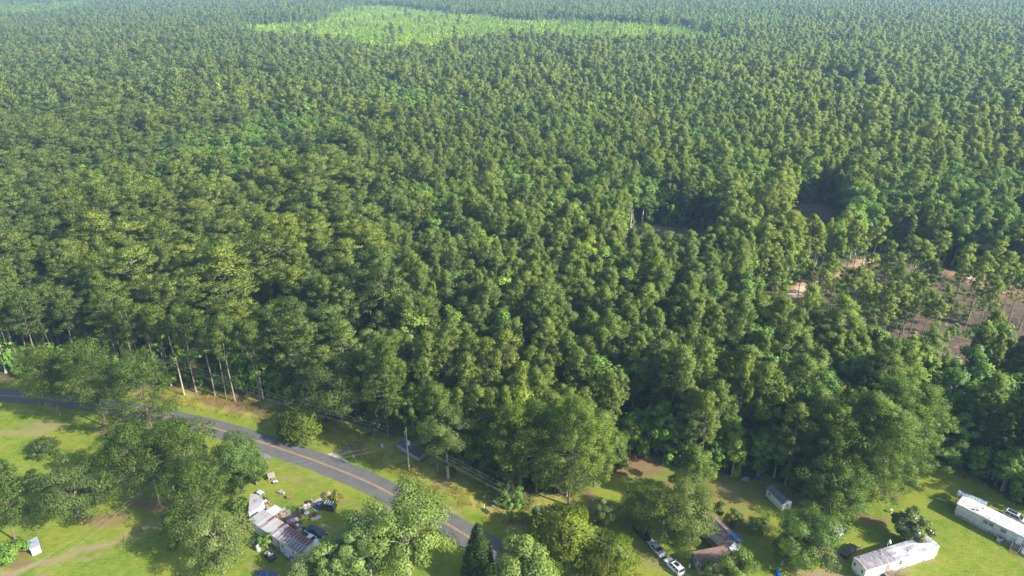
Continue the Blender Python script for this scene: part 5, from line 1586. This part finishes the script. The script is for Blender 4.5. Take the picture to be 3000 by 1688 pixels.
# ------------------------------------------------------------------ poles and wires
M['pole_wood'] = mat('pole wood', (0.46, 0.39, 0.25), .9, c2=(0.36, 0.31, 0.21), scale=1, stretch=(4, 4, .4))
M['porcelain'] = mat('insulator', (.36, .37, .39), .4)
M['can_grey'] = mat('transformer can', (.52, .55, .60), .45)
M['wire'] = mat('bare wire', (.30, .30, .31), .6)
M['dark_wire'] = mat('dark cable', (.10, .10, .10), .7)
def utility_pole(base, H, label, side, group=None, can=False, levels=(.94, .86, .78, .70)):
    t = thing('utility_pole', label, 'utility pole', base, 0, group)
    MB().tube([(0, 0, -.1), (0, 0, H * .5), (0, 0, H)], [.20, .17, .14], 10).obj('shaft', M['pole_wood'], t)
    out = []
    for k, q in enumerate(levels):
        z = H * q
        e = Vector(side) * (.75 if k < 3 else .2)
        if k < 3:
            br = MB().tube([(0, 0, z - .1), (e.x * .9, e.y * .9, z)], .05, 6).obj('bracket', M['porcelain'], t)
            MB().lathe([(.04, 0), (.08, .06), (.05, .12), (.08, .18), (.03, .24)], 8).obj('insulator', M['porcelain'], br, (e.x, e.y, z))
        out.append(Vector(base) + e + Vector((0, 0, z + .2)))
    if can:
        tc = MB().lathe([(.24, 0), (.30, .05), (.30, .95), (.22, 1.05), (.05, 1.08)], 14).obj('transformer', M['can_grey'], t, (.42, -.12, H * .615))
        for x in (-.12, .12): MB().lathe([(.04, 0), (.07, .1), (.03, .25)], 6).obj('bushing', M['porcelain'], tc, (x, 0, 1.06))
        MB().box((.2, -.06, H * .66), (.3, .1, .5)).obj('mount', M['porcelain'], t)
        MB().tube([(.08, -.1, H * .74), (-.3, .1, H * .72)], .04, 6).obj('fuse', M['porcelain'], t)
    return out
def wire(a, b, sag, label, group, m='wire', r=.011):
    a, b = Vector(a), Vector(b)
    P = [a + (b - a) * (k / 14) + Vector((0, 0, -4 * sag * (k / 14) * (1 - k / 14))) for k in range(15)]
    o = MB().tube([p - a for p in P], r, 5).obj('power_line', M[m], None, a)
    return tag(o, label, 'power line', group)
pm_ = PX(1199, 1379)
pl_ = PX(540.5, 1158)
Hm, Hl = height_at(pm_, 1253), height_at(pl_, 1046)
dv = (pm_ - pl_).normalized()
sd = Vector((dv.y, -dv.x, 0))
wa = utility_pole(pm_, Hm, 'utility pole with grey transformer can on the verge in mid picture', sd, can=True)
wb = utility_pole(pl_, Hl, 'plain utility pole at the wood edge beside the bushy pine', sd)
pe = PX(2330, 1812, Hm)
pe.z = 0
we = utility_pole(pe, Hm, 'utility pole below the bottom edge carrying the lines on', sd)
pw = PX(-260, 1122)
ww = utility_pole(pw, Hl, 'utility pole beyond the left edge carrying the lines on', sd)
for k in range(4):
    nm = ('top', 'second', 'third', 'lowest')[k]
    wire(wb[k], wa[k], .9, nm + ' wire strung between the plain pole and the transformer pole', 'wires between the two poles')
    wire(wa[k], we[k], 1.2, nm + ' wire running from the transformer pole to the bottom edge', 'wires from the transformer pole onward')
    wire(wb[k], ww[k], .9, nm + ' wire running from the plain pole to the left', 'wires west of the plain pole')
ps = PX(713, 1436)
pst = utility_pole(ps, 6.0, 'short service pole hidden in the leafy tree at the gravel driveway', sd, levels=(.95, .8))
wire(Vector(pm_) + Vector((-.1, 0, Hm * .73)), Vector(ps) + Vector((0, 0, 5.8)), .8, 'upper service cable crossing the road from the transformer pole', 'service cables over the road')
wire(Vector(pm_) + Vector((-.1, 0, Hm * .63)), Vector(ps) + Vector((0, 0, 4.9)), .8, 'lower service cable crossing the road from the transformer pole', 'service cables over the road')
for gp, lb in (((1160, 1355), 'guy wire of the transformer pole slanting down on its left'), ((1246, 1376), 'guy wire of the transformer pole slanting down on its right')):
    g = PX(*gp)
    tag(MB().tube([(0, 0, 0), Vector(pm_) + Vector((0, 0, Hm * .72)) - g], .014, 5).obj('guy_wire', M['wire'], None, g), lb, 'guy wire')
h1 = PX(470, 1478)
utility_pole(h1, 7.0, 'short pole under the pines that holds the yard wires', sd, levels=(.97, .9))
for k, (px, lb) in enumerate((((20, 1700), 'northern wire of the pair sagging over the dirt track'), ((60, 1714), 'southern wire of the pair sagging over the dirt track'))):
    wire(h1 + Vector((.3 * k, 0, 6.6)), PX(*px, 6.0), 1.0, lb, 'pair of wires over the dirt track')

# ------------------------------------------------------------------ small things lying about the yards
def cm(name, c, **kw):
    M[name] = mat(name, c, kw.pop('rough', .55), **kw)
cm('white_plastic', (.42, .41, .42)); cm('red_plastic', (.20, .03, .032)); cm('green_plastic', (.03, .11, .07)); cm('blue_plastic', (.025, .09, .24)); cm('yellow_plastic', (.36, .27, .06))
cm('pink_cloth', (.40, .28, .26), rough=.9); cm('purple_metal', (.10, .085, .12)); cm('stone', (.26, .24, .23), rough=.95); cm('rust', (.22, .085, .045), rough=.9); cm('light_blue', (.36, .50, .57)); cm('terracotta', (.34, .17, .09), rough=.85); cm('cardboard', (.42, .30, .18), rough=.9); cm('bright_green', (.06, .62, .16)); cm('ash', (.05, .045, .04), rough=.95); cm('dark_cloth', (.03, .03, .035), rough=.9); cm('bright_blue', (.012, .13, .48))

def put(name, label, cat, px, build, m, rot=0.0, group=None, z=0.0, smooth=False):
    b = MB()
    build(b)
    o = b.obj(name, M[m], None, PX(*px) + Vector((0, 0, z)), (0, 0, rot), smooth)
    return tag(o, label, cat, group)
def lids(name, label, cat, px, build, m, extra, rot=0.0, group=None):
    """a thing with parts: main part and others (name, builder, material)"""
    t = thing(name, label, cat, PX(*px), rot, group)
    for nm, bf, mm in [build + (m,)] + extra:
        b = MB()
        bf(b)
        b.obj(nm, M[mm], t)
    return t
bucket = lambda r, h: (lambda b: b.lathe([(r * .8, 0), (r, h), (r * 1.06, h), (r * .9, h - .03), (r * .72, .05)], 12))
def chair(name, label, px, m, rot, s=1.0, group=None):
    t = thing(name, label, 'chair', PX(*px), rot, group)
    MB().box((0, 0, .42 * s), (.5 * s, .5 * s, .06)).obj('seat', M[m], t)
    MB().box((0, .25 * s, .75 * s), (.5 * s, .06, .6 * s)).obj('backrest', M[m], t)
    for x in (-.2, .2):
        for y in (-.2, .2): MB().box((x * s, y * s, .2 * s), (.05, .05, .4 * s)).obj('leg', M[m], t)
        MB().box((x * 1.2 * s, 0, .62 * s), (.06, .5 * s, .05)).obj('armrest', M[m], t)
    return t
def table(name, label, px, m, rot, w, d, h, cat='table'):
    t = thing(name, label, cat, PX(*px), rot)
    MB().box((0, 0, h), (w, d, .06)).obj('tabletop', M[m], t)
    for x in (-1, 1):
        for y in (-1, 1): MB().box((x * (w / 2 - .08), y * (d / 2 - .08), h / 2), (.07, .07, h)).obj('leg', M[m], t)
    return t
# wooden shelter on the grass
t = thing('wooden_shelter', 'small collapsing wooden shelter with pale roof on the open grass', 'shelter', PX(797, 1405), .5)
t.scale = (.8, .8, .8)
for k in range(4): MB().box((-.75 + .5 * k, .1, 1.45 + .03 * k), (.47, 1.9, .05), m=Matrix.Rotation(.35, 3, 'X')).obj('roof_board', M['stone'], t)
for x in (-.9, .9):
    for y, h in ((-.7, 1.0), (.8, 1.7)): MB().box((x, y, h / 2), (.1, .1, h)).obj('post', M['fresh_timber'], t)
for k in range(3): MB().box((0, .85, .35 + .4 * k), (1.9, .05, .32)).obj('wall_board', M['fresh_timber'], t)
MB().tube([(-.8, -.9, .05), (.9, -.6, 1.1)], .06, 6).obj('brace', M['fresh_timber'], t)
put('plank', 'tan planks fallen from the wooden shelter', 'plank', (800, 1411), lambda b: (b.box((0, 0, .06), (1.6, .18, .05), .4), b.box((.1, .2, .12), (1.3, .16, .05), -.5)), 'fresh_timber')
lids('cool_box', 'white and violet cool box beside the wooden shelter', 'cool box', (806, 1416), ('box', lambda b: b.box((0, 0, .28), (.85, .6, .5))), 'purple_metal', [('lid', lambda b: b.box((0, 0, .57), (.9, .65, .08)), 'white_plastic')], .4)
put('bag', 'pale bag next to the cool box on the grass', 'bag', (810, 1413), lambda b: b.lump((0, 0, 0), (.4, .35, .5), 2), 'white_plastic')
# rocks
t = thing('stone_pile', 'heap of grey stones on the open grass', 'stone pile', PX(825, 1444))
rb = random.Random(2)
for k in range(14):
    a, r = rb.uniform(0, 6.28), rb.uniform(0, .75)
    MB().lump((0, 0, 0), (rb.uniform(.25, .45), rb.uniform(.2, .4), rb.uniform(.3, .5)), k, .3, 7, 4).obj('stone', M['stone'], t, (r * math.cos(a), r * math.sin(a) * .8, .45 * (1 - r / .8) * rb.random()))
put('bucket', 'white bucket leaning at the grey stones', 'bucket', (831, 1448), bucket(.22, .45), 'white_plastic')
t = thing('fire_barrel', 'rusty broken barrel lying on the open grass', 'barrel', PX(847, 1459), .3)
MB().tube([(-.5, 0, .36), (.5, 0, .36)], [.38, .36], 14, caps=False).obj('barrel', M['rust'], t)
MB().tube([(.45, 0, .36), (.47, 0, .36)], .35, 14).obj('barrel_end', M['terracotta'], t)
put('brush', 'dry sticks round the rusty barrel', 'sticks', (852, 1458), lambda b: [b.tube([(rb.uniform(-.6, .6), rb.uniform(-.6, .6), .03), (rb.uniform(-.6, .6), rb.uniform(-.6, .6), rb.uniform(.1, .5))], .03, 4) for k in range(12)], 'dead')
table('table', 'light blue table at the end of the lean-to roof', A(355, 165), 'light_blue', f4.rot, 1.5, 1.1, .75)
chair('garden_chair', 'dark garden chair between the lean-to and the porch', A(450, 275), 'dark_cloth', 2.4, 1.5)
lids('stove', 'black stove with pale top on the trailer terrace', 'stove', A(440, 315), ('body', lambda b: b.box((0, 0, .45), (.9, .8, .9))), 'purple_metal', [('top', lambda b: b.box((0, 0, .93), (.95, .85, .06)), 'white_plastic')], f4.rot)
put('board', 'white board propped upright at the trailer terrace', 'board', A(398, 350), lambda b: b.box((0, 0, .95), (.9, .07, 1.9)), 'white_plastic', f4.rot + .2)
put('flower_pot', 'orange clay pot at the edge of the trailer terrace', 'flower pot', A(508, 318), bucket(.33, .5), 'terracotta')
put('bucket', 'white bucket below the orange clay pot', 'bucket', A(450, 340), bucket(.25, .45), 'white_plastic')
put('lumber', 'pile of yellowish boards below the trailer terrace', 'lumber', A(430, 385), lambda b: [b.box((rb.uniform(-.4, .4), rb.uniform(-.4, .4), .08 + .05 * k), (1.3, .16, .05), rb.uniform(-.5, .9)) for k in range(8)], 'fresh_timber')
# heap beside the porch
for k, (x, y, lb) in enumerate(((740, 445, 'white bin nearest the porch roof corner'), (812, 470, 'white bin farthest out on the grass'), (765, 490, 'white tub in the middle of the porch heap'), (790, 505, 'white tub in front of the porch heap'))):
    lids('bin', lb, 'bin', A(x, y), ('bin_body', bucket(.42 if k < 2 else .36, .85 if k < 2 else .5)), 'white_plastic', [('rim', lambda b, k=k: b.lathe([(.45 if k < 2 else .39, .8 if k < 2 else .46), (.47 if k < 2 else .41, .86 if k < 2 else .52), (.4 if k < 2 else .34, .87 if k < 2 else .53)], 12), 'stone')], group='white bins by the porch')
put('washing_machine', 'pinkish crate at the outer end of the porch heap', 'crate', A(830, 500), lambda b: b.box((0, 0, .3), (.7, .6, .6)), 'pink_cloth', .6).name = 'crate'
for k, (x, y, lb) in enumerate(((640, 520, 'tangle of timber scraps against the porch post'), (690, 530, 'light timber scraps in the middle of the porch heap'), (740, 590, 'yellow timber scraps at the lower end of the porch heap'), (655, 560, 'dark timber scraps against the rusty roof edge'))):
    put('timber_scraps', lb, 'timber scraps', A(x, y), lambda b: [b.box((rb.uniform(-.7, .7), rb.uniform(-.7, .7), rb.uniform(.1, .8)), (rb.uniform(.8, 1.6), .1, .06), m=Matrix.Rotation(rb.uniform(0, 3), 3, 'Z') @ Matrix.Rotation(rb.uniform(-.7, .7), 3, 'Y')) for q in range(12)], 'dark_timber' if k == 3 else 'fresh_timber', group='timber scraps by the porch')
put('bag', 'grey sack among the timber scraps by the porch', 'bag', A(720, 500), lambda b: b.lump((0, 0, 0), (.5, .4, .5), 6), 'stone')
put('box', 'brown box among the timber scraps by the porch', 'box', A(700, 565), lambda b: b.box((0, 0, .25), (.6, .5, .5)), 'cardboard', .3)
put('bag', 'pink bundle beside the white tubs', 'bag', A(775, 530), lambda b: b.lump((0, 0, 0), (.4, .35, .4), 8), 'pink_cloth')
# board walk and the row of junk along it
d0, d1 = PX(967, 1443), PX(846, 1526)
wv = d1 - d0
nb = int(wv.length / .62)
bw = thing('board_walk', 'narrow tan board walk across the grass to the rusty trailer', 'board walk', d0, math.atan2(wv.y, wv.x))
me = MB().box((0, 0, 0), (.56, .95, .05)).mesh('plank', M['fresh_timber'])
for k in range(nb): link('plank', me, bw, (.3 + .62 * k, rb.uniform(-.08, .08), .05), (0, 0, rb.uniform(-.06, .06)))
put('ladder', 'white folded frame standing by the board walk', 'frame', Bp(1305, 865), lambda b: (b.tube([(-.3, 0, 0), (0, 0, 1.2), (.3, 0, 0)], .04, 6), b.box((0, 0, .5), (.4, .05, .05))), 'white_metal', .7).name = 'folding_frame'
put('bag', 'black sack at the top of the junk row', 'bag', Bp(1245, 900), lambda b: b.lump((0, 0, 0), (.75, .5, .7), 11), 'dark_cloth')
put('cloth', 'pink and white cloth heap beside the black sack', 'cloth', Bp(1235, 940), lambda b: b.lump((0, 0, 0), (.6, .4, .4), 12, .4), 'pink_cloth')
put('bag', 'big white sack in the middle of the junk row', 'bag', Bp(1145, 1005), lambda b: b.lump((0, 0, 0), (.6, .5, .75), 13), 'white_plastic')
put('bag', 'small white sack behind the big one in the junk row', 'bag', Bp(1120, 1035), lambda b: b.lump((0, 0, 0), (.4, .35, .5), 14), 'white_plastic')
put('box', 'tan box at the lower end of the white sacks', 'box', Bp(1040, 1050), lambda b: b.box((0, 0, .3), (.7, .6, .6)), 'cardboard', .5)
put('box', 'pale pink box on the grass side of the tan box', 'box', Bp(1015, 1070), lambda b: b.box((0, 0, .22), (.55, .5, .45)), 'pink_cloth', .9)
put('bag', 'dark violet sack between the red tub and the green barrel', 'bag', Bp(1040, 1130), lambda b: b.lump((0, 0, 0), (.6, .5, .7), 15), 'purple_metal')
put('tub', 'red tub on the end of the board walk', 'tub', Bp(975, 1185), bucket(.5, .5), 'red_plastic')
lids('barrel', 'dark green barrel in the junk row', 'barrel', Bp(1100, 1115), ('barrel_body', lambda b: b.lathe([(.3, 0), (.36, .3), (.36, .6), (.3, .9)], 12)), 'green_plastic', [('lid', lambda b: b.lathe([(.31, .9), (.31, .94), (.05, .96)], 12), 'green_plastic')])
put('tray', 'yellow tray beside the dark green barrel', 'tray', Bp(1165, 1120), lambda b: b.box((0, 0, .1), (.6, .45, .16), .4, 1.15), 'yellow_plastic')
t = thing('wheelbarrow', 'pale green wheelbarrow beside the yellow tray', 'wheelbarrow', Bp and PX(*Bp(1185, 1180)), 1.0)
MB().box((0, 0, .5), (.8, .6, .3), taper=1.25).obj('tub', M['light_blue'], t)
MB().tube([(.6, -.05, .2), (.6, .05, .2)], .2, 12).obj('wheel', M['tyre'], t)
for s in (-1, 1): MB().tube([(.6, s * .12, .2), (-.9, s * .3, .55)], .03, 5).obj('handle', M['timber'], t)
put('crate', 'orange crate on the grass below the wheelbarrow', 'crate', Bp(1085, 1245), lambda b: b.box((0, 0, .15), (.6, .4, .3), .3), 'terracotta')
put('board', 'pale green board lying on the grass in front of the dark estate car', 'board', Bp(1385, 1065), lambda b: b.box((0, 0, .05), (1.9, .3, .07), -.62), 'light_blue')
t = thing('fire_pit', 'dark ring of a fire pit on the grass beside a pale slab', 'fire pit', PX(*Bp(1345, 1205)))
MB().lathe([(.7, 0), (.75, .28), (.62, .3), (.55, .06)], 16).obj('ring', M['rust'], t)
MB().lathe([(.54, .02), (.4, .1), (.05, .14)], 12).obj('ashes', M['ash'], t)
put('slab', 'pale broken concrete slab beside the fire pit', 'slab', Bp(1380, 1275), lambda b: (b.box((0, 0, .06), (1.7, 1.1, .12), .4), b.box((.9, .5, .05), (.9, .8, .1), .1)), 'concrete')
put('post', 'short dark post at the fire pit', 'post', Bp(1418, 1170), lambda b: b.box((0, 0, .45), (.12, .12, .9)), 'dark_timber')
lids('mailbox', 'dark mailbox post at the driveway beside the pale leafed tree', 'mailbox', Bp(2440, 1200), ('post', lambda b: b.box((0, 0, .6), (.12, .12, 1.2))), 'dark_timber', [('box', lambda b: b.box((0, 0, 1.32), (.5, .22, .25)), 'black_plastic')])
put('pipe', 'pale pole lying on the grass near the gravel driveway', 'pole', (785, 1362), lambda b: b.tube([(-.6, 1.3, .06), (.6, -1.3, .06)], .06, 6), 'white_plastic')
# along the sunny wall of the trailer
lids('storage_chest', 'dark violet metal chest at the lower end of the board walk', 'chest', A(870, 615), ('box', lambda b: b.box((0, 0, .75), (2.1, .95, 1.5))), 'purple_metal', [('lid', lambda b: b.box((0, 0, 1.54), (2.2, 1.0, .08)), 'car_dark'), ('panel', lambda b: b.box((1.0, -.5, .9), (.6, .04, .9)), 'white_plastic')], .45)
put('tarpaulin', 'red sheet heap beside the dark violet chest', 'sheet', A(885, 668), lambda b: b.lump((0, 0, 0), (.6, .45, .5), 21, .35), 'red_plastic')
put('box', 'small white box beside the red sheet heap', 'box', A(955, 672), lambda b: b.box((0, 0, .2), (.6, .4, .4), .5), 'white_plastic')
put('barrel', 'dark barrel between the chest and the navy saloon', 'barrel', A(1000, 650), lambda b: b.lathe([(.3, 0), (.32, .45), (.3, .9), (.05, .92)], 12), 'car_dark')
lids('cool_box', 'blue and white cool box beside the navy saloon car', 'cool box', A(985, 740), ('box', lambda b: b.box((0, 0, .3), (1.2, .6, .6))), 'white_plastic', [('lid', lambda b: b.box((0, 0, .65), (1.25, .65, .1)), 'blue_plastic')], .6)
put('bag', 'dark sack tight against the rusty roof edge', 'bag', A(830, 700), lambda b: b.lump((0, 0, 0), (.6, .5, .6), 22), 'dark_cloth')
put('bag', 'dark red sack beside the small white box', 'bag', A(925, 695), lambda b: b.lump((0, 0, 0), (.5, .45, .5), 23), 'rust')
put('tyre', 'old tyre lying behind the blue and white cool box', 'tyre', A(1060, 720), lambda b: b.lathe([(.22, 0), (.36, .02), (.38, .12), (.36, .22), (.22, .24)], 14), 'tyre')
# shaded side of the trailer
table('bench', 'pale blue bench under the shaded trailer wall', A(722, 1112), 'light_blue', f.rot, 1.3, .5, .5, 'bench')
table('table', 'pale blue table under the shaded trailer wall', A(805, 1182), 'light_blue', -.75, 1.5, .8, .7)
put('bin', 'grey wire bin at the corner of the shaded trailer wall', 'bin', A(872, 1240), bucket(.42, .9), 'skirting')
lids('water_tank', 'white upright tank in the grey green tree beside the trailer', 'tank', A(322, 1075), ('tank_body', lambda b: b.lathe([(.45, 0), (.45, 1.3), (.3, 1.5), (.1, 1.55)], 14)), 'white_plastic', [('cap', lambda b: b.lathe([(.12, 1.55), (.12, 1.65), (.02, 1.66)], 8), 'skirting')])
put('tub', 'blue tub in the shade beside the white tank', 'tub', A(285, 930), bucket(.45, .5), 'blue_plastic')
# verge
lids('wheeled_bin', 'blue wheeled bin at the feathery roadside bush', 'bin', (824, 1275), ('bin_body', lambda b: b.box((0, 0, .55), (.62, .7, .95), taper=1.15)), 'blue_plastic', [('lid', lambda b: b.box((0, 0, 1.07), (.74, .84, .08)), 'blue_plastic'), ('wheel', lambda b: b.tube([(-.32, .36, .12), (.32, .36, .12)], .12, 10), 'tyre')], .3)
t = thing('sign_frame', 'old white wooden sign frame tilted on the verge under the trees', 'sign', PX(1456, 1484), -.55)
MB().box((0, 0, 1.05), (1.9, .07, .5), m=Matrix.Rotation(.25, 3, 'Y')).obj('board', M['white_paint'], t)
for x, h in ((-.85, 1.4), (.85, 1.1)): MB().box((x, .06, h / 2), (.1, .1, h)).obj('post', M['timber'], t)
put('lumber', 'grey boards stacked at the foot of the white sign frame', 'lumber', (1450, 1487), lambda b: [b.box((0, .15 * k, .08 + .03 * k), (1.9, .2, .05), -.5 + .06 * k) for k in range(4)], 'stone')
put('post', 'white marker post on the verge left of the sign frame', 'post', (1419, 1492), lambda b: b.box((0, 0, .7), (.14, .14, 1.4)), 'white_paint')
put('post', 'small white post standing in the shaded grass clearing', 'post', (1839, 1437), lambda b: (b.box((0, 0, .5), (.25, .25, 1.0)), b.box((0, 0, 1.04), (.32, .32, .1))), 'white_paint')
put('stump', 'pale stump on the verge beside the concrete apron', 'stump', (1036, 1340), lambda b: b.lathe([(.3, 0), (.22, .5), (.2, .62), (.02, .63)], 9), 'concrete')
chair('garden_chair', 'pale folding chair near the abandoned trailer', (1121, 1314), 'light_blue', .5, 1.2)
# east yards
put('hose', 'bright green hose coiled under the broad pine', 'hose', (2519, 1496), lambda b: b.tube([(.55 * math.cos(a * .5) + .03 * a, .45 * math.sin(a * .5), .08 + .02 * a) for a in range(0, 34)] + [(1.2, -1.0, .1), (1.5, -1.6, .08)], .07, 6), 'bright_green')
put('tarpaulin', 'heap of bright blue tarpaulin at the bottom edge', 'tarpaulin', (2278, 1680), lambda b: (b.lump((0, 0, 0), (.45, .8, .6), 31, .4), b.lump((.1, -.9, 0), (.4, .55, .45), 32, .4)), 'bright_blue')
put('bird_bath', 'small white bird bath at the edge of the broad pine', 'bird bath', (2611, 1502), lambda b: b.lathe([(.25, 0), (.1, .1), (.09, .65), (.35, .75), (.36, .82), (.1, .76)], 12), 'white_plastic')
put('board', 'pale board lying on the lawn before the grey mobile home', 'board', (2757, 1464), lambda b: b.box((0, 0, .05), (2.2, .35, .08), -.55), 'concrete')
chair('garden_chair', 'dark red chair below the shaded wood behind the carport', (2920, 1442), 'red_plastic', .3, 1.4)
put('barrel', 'dark red barrel at the edge of the shaded wood', 'barrel', (2824, 1403), lambda b: b.lathe([(.3, 0), (.33, .45), (.3, .9), (.05, .92)], 12), 'red_plastic')
put('tub', 'blue tub at the corner of the small white mossy shed', 'tub', (2474, 1563), bucket(.5, .7), 'blue_plastic')
put('crate', 'orange crate behind the blue tub at the mossy shed', 'crate', (2478, 1557), lambda b: b.box((0, 0, .25), (.6, .5, .5)), 'terracotta')
put('bag', 'pink sack at the corner of the mossy shed', 'bag', (2468, 1567), lambda b: b.lump((0, 0, 0), (.35, .3, .4), 33), 'pink_cloth')
put('tarpaulin', 'blue sheet in the debris at the wood edge left of the white cabin', 'tarpaulin', (2223, 1404), lambda b: b.lump((0, 0, 0), (.8, .5, .5), 34, .4), 'blue_plastic')
put('debris', 'pale sheets of debris at the wood edge left of the white cabin', 'debris', (2176, 1408), lambda b: [b.box((rb.uniform(-1.2, 1.2), rb.uniform(-.5, .5), .1 + .05 * k), (1.2, .5, .05), rb.uniform(0, 3)) for k in range(6)], 'pale_blue')
put('bucket', 'white bucket at the front of the dark blue saloon car', 'bucket', (2520, 1606), bucket(.25, .45), 'white_plastic')
put('post', 'white post at the gable of the brown house', 'post', R5(695, 1270), lambda b: b.box((0, 0, .45), (.3, .3, .9), 0, .7), 'white_paint')
# felled wood in the clearing
def C8(x, y): return (2200 + x * .31056, 700 + y * .31056)
def brush(label, px, n, rx, ry, m, name='brush_pile'):
    b = MB()
    r = random.Random(hash(label) % 1000 if False else len(label))
    for k in range(n):
        x, y, a = r.gauss(0, rx), r.gauss(0, ry), r.uniform(0, 3.14)
        Lg = r.uniform(1.5, 5)
        b.tube([(x, y, .1), (x + Lg * .5 * math.cos(a), y + Lg * .5 * math.sin(a), r.uniform(.3, 1.6)), (x + Lg * math.cos(a), y + Lg * math.sin(a), r.uniform(.1, 1.2))], [.14, .1, .04], 4)
    o = b.obj(name, M[m], None, PX(*px))
    return tag(o, label, 'brush pile')
brush('pale brush heap of felled limbs at the top of the clearing', C8(1490, 300), 70, 3.5, 3.0, 'dead')
brush('brown fallen limbs beside the sandy track', C8(1130, 300), 40, 2.5, 2.0, 'bark')
brush('dark brush heap at the right end of the clearing', C8(2390, 800), 60, 3, 2, 'bark')
for k, (x, y, a, lb) in enumerate(((1330, 500, .3, 'felled log on orange soil among the standing pines'), (1760, 640, -.2, 'long thin felled log in the open middle of the clearing'), (2250, 840, -.5, 'pale felled log before the dark brush heap'))):
    put('log', lb, 'log', C8(x, y), lambda b, a=a: b.tube([(-4 * math.cos(a), -4 * math.sin(a), .2), (4 * math.cos(a), 4 * math.sin(a), .18)], [.24, .14], 8), 'bark_pale', group='felled logs in the clearing')
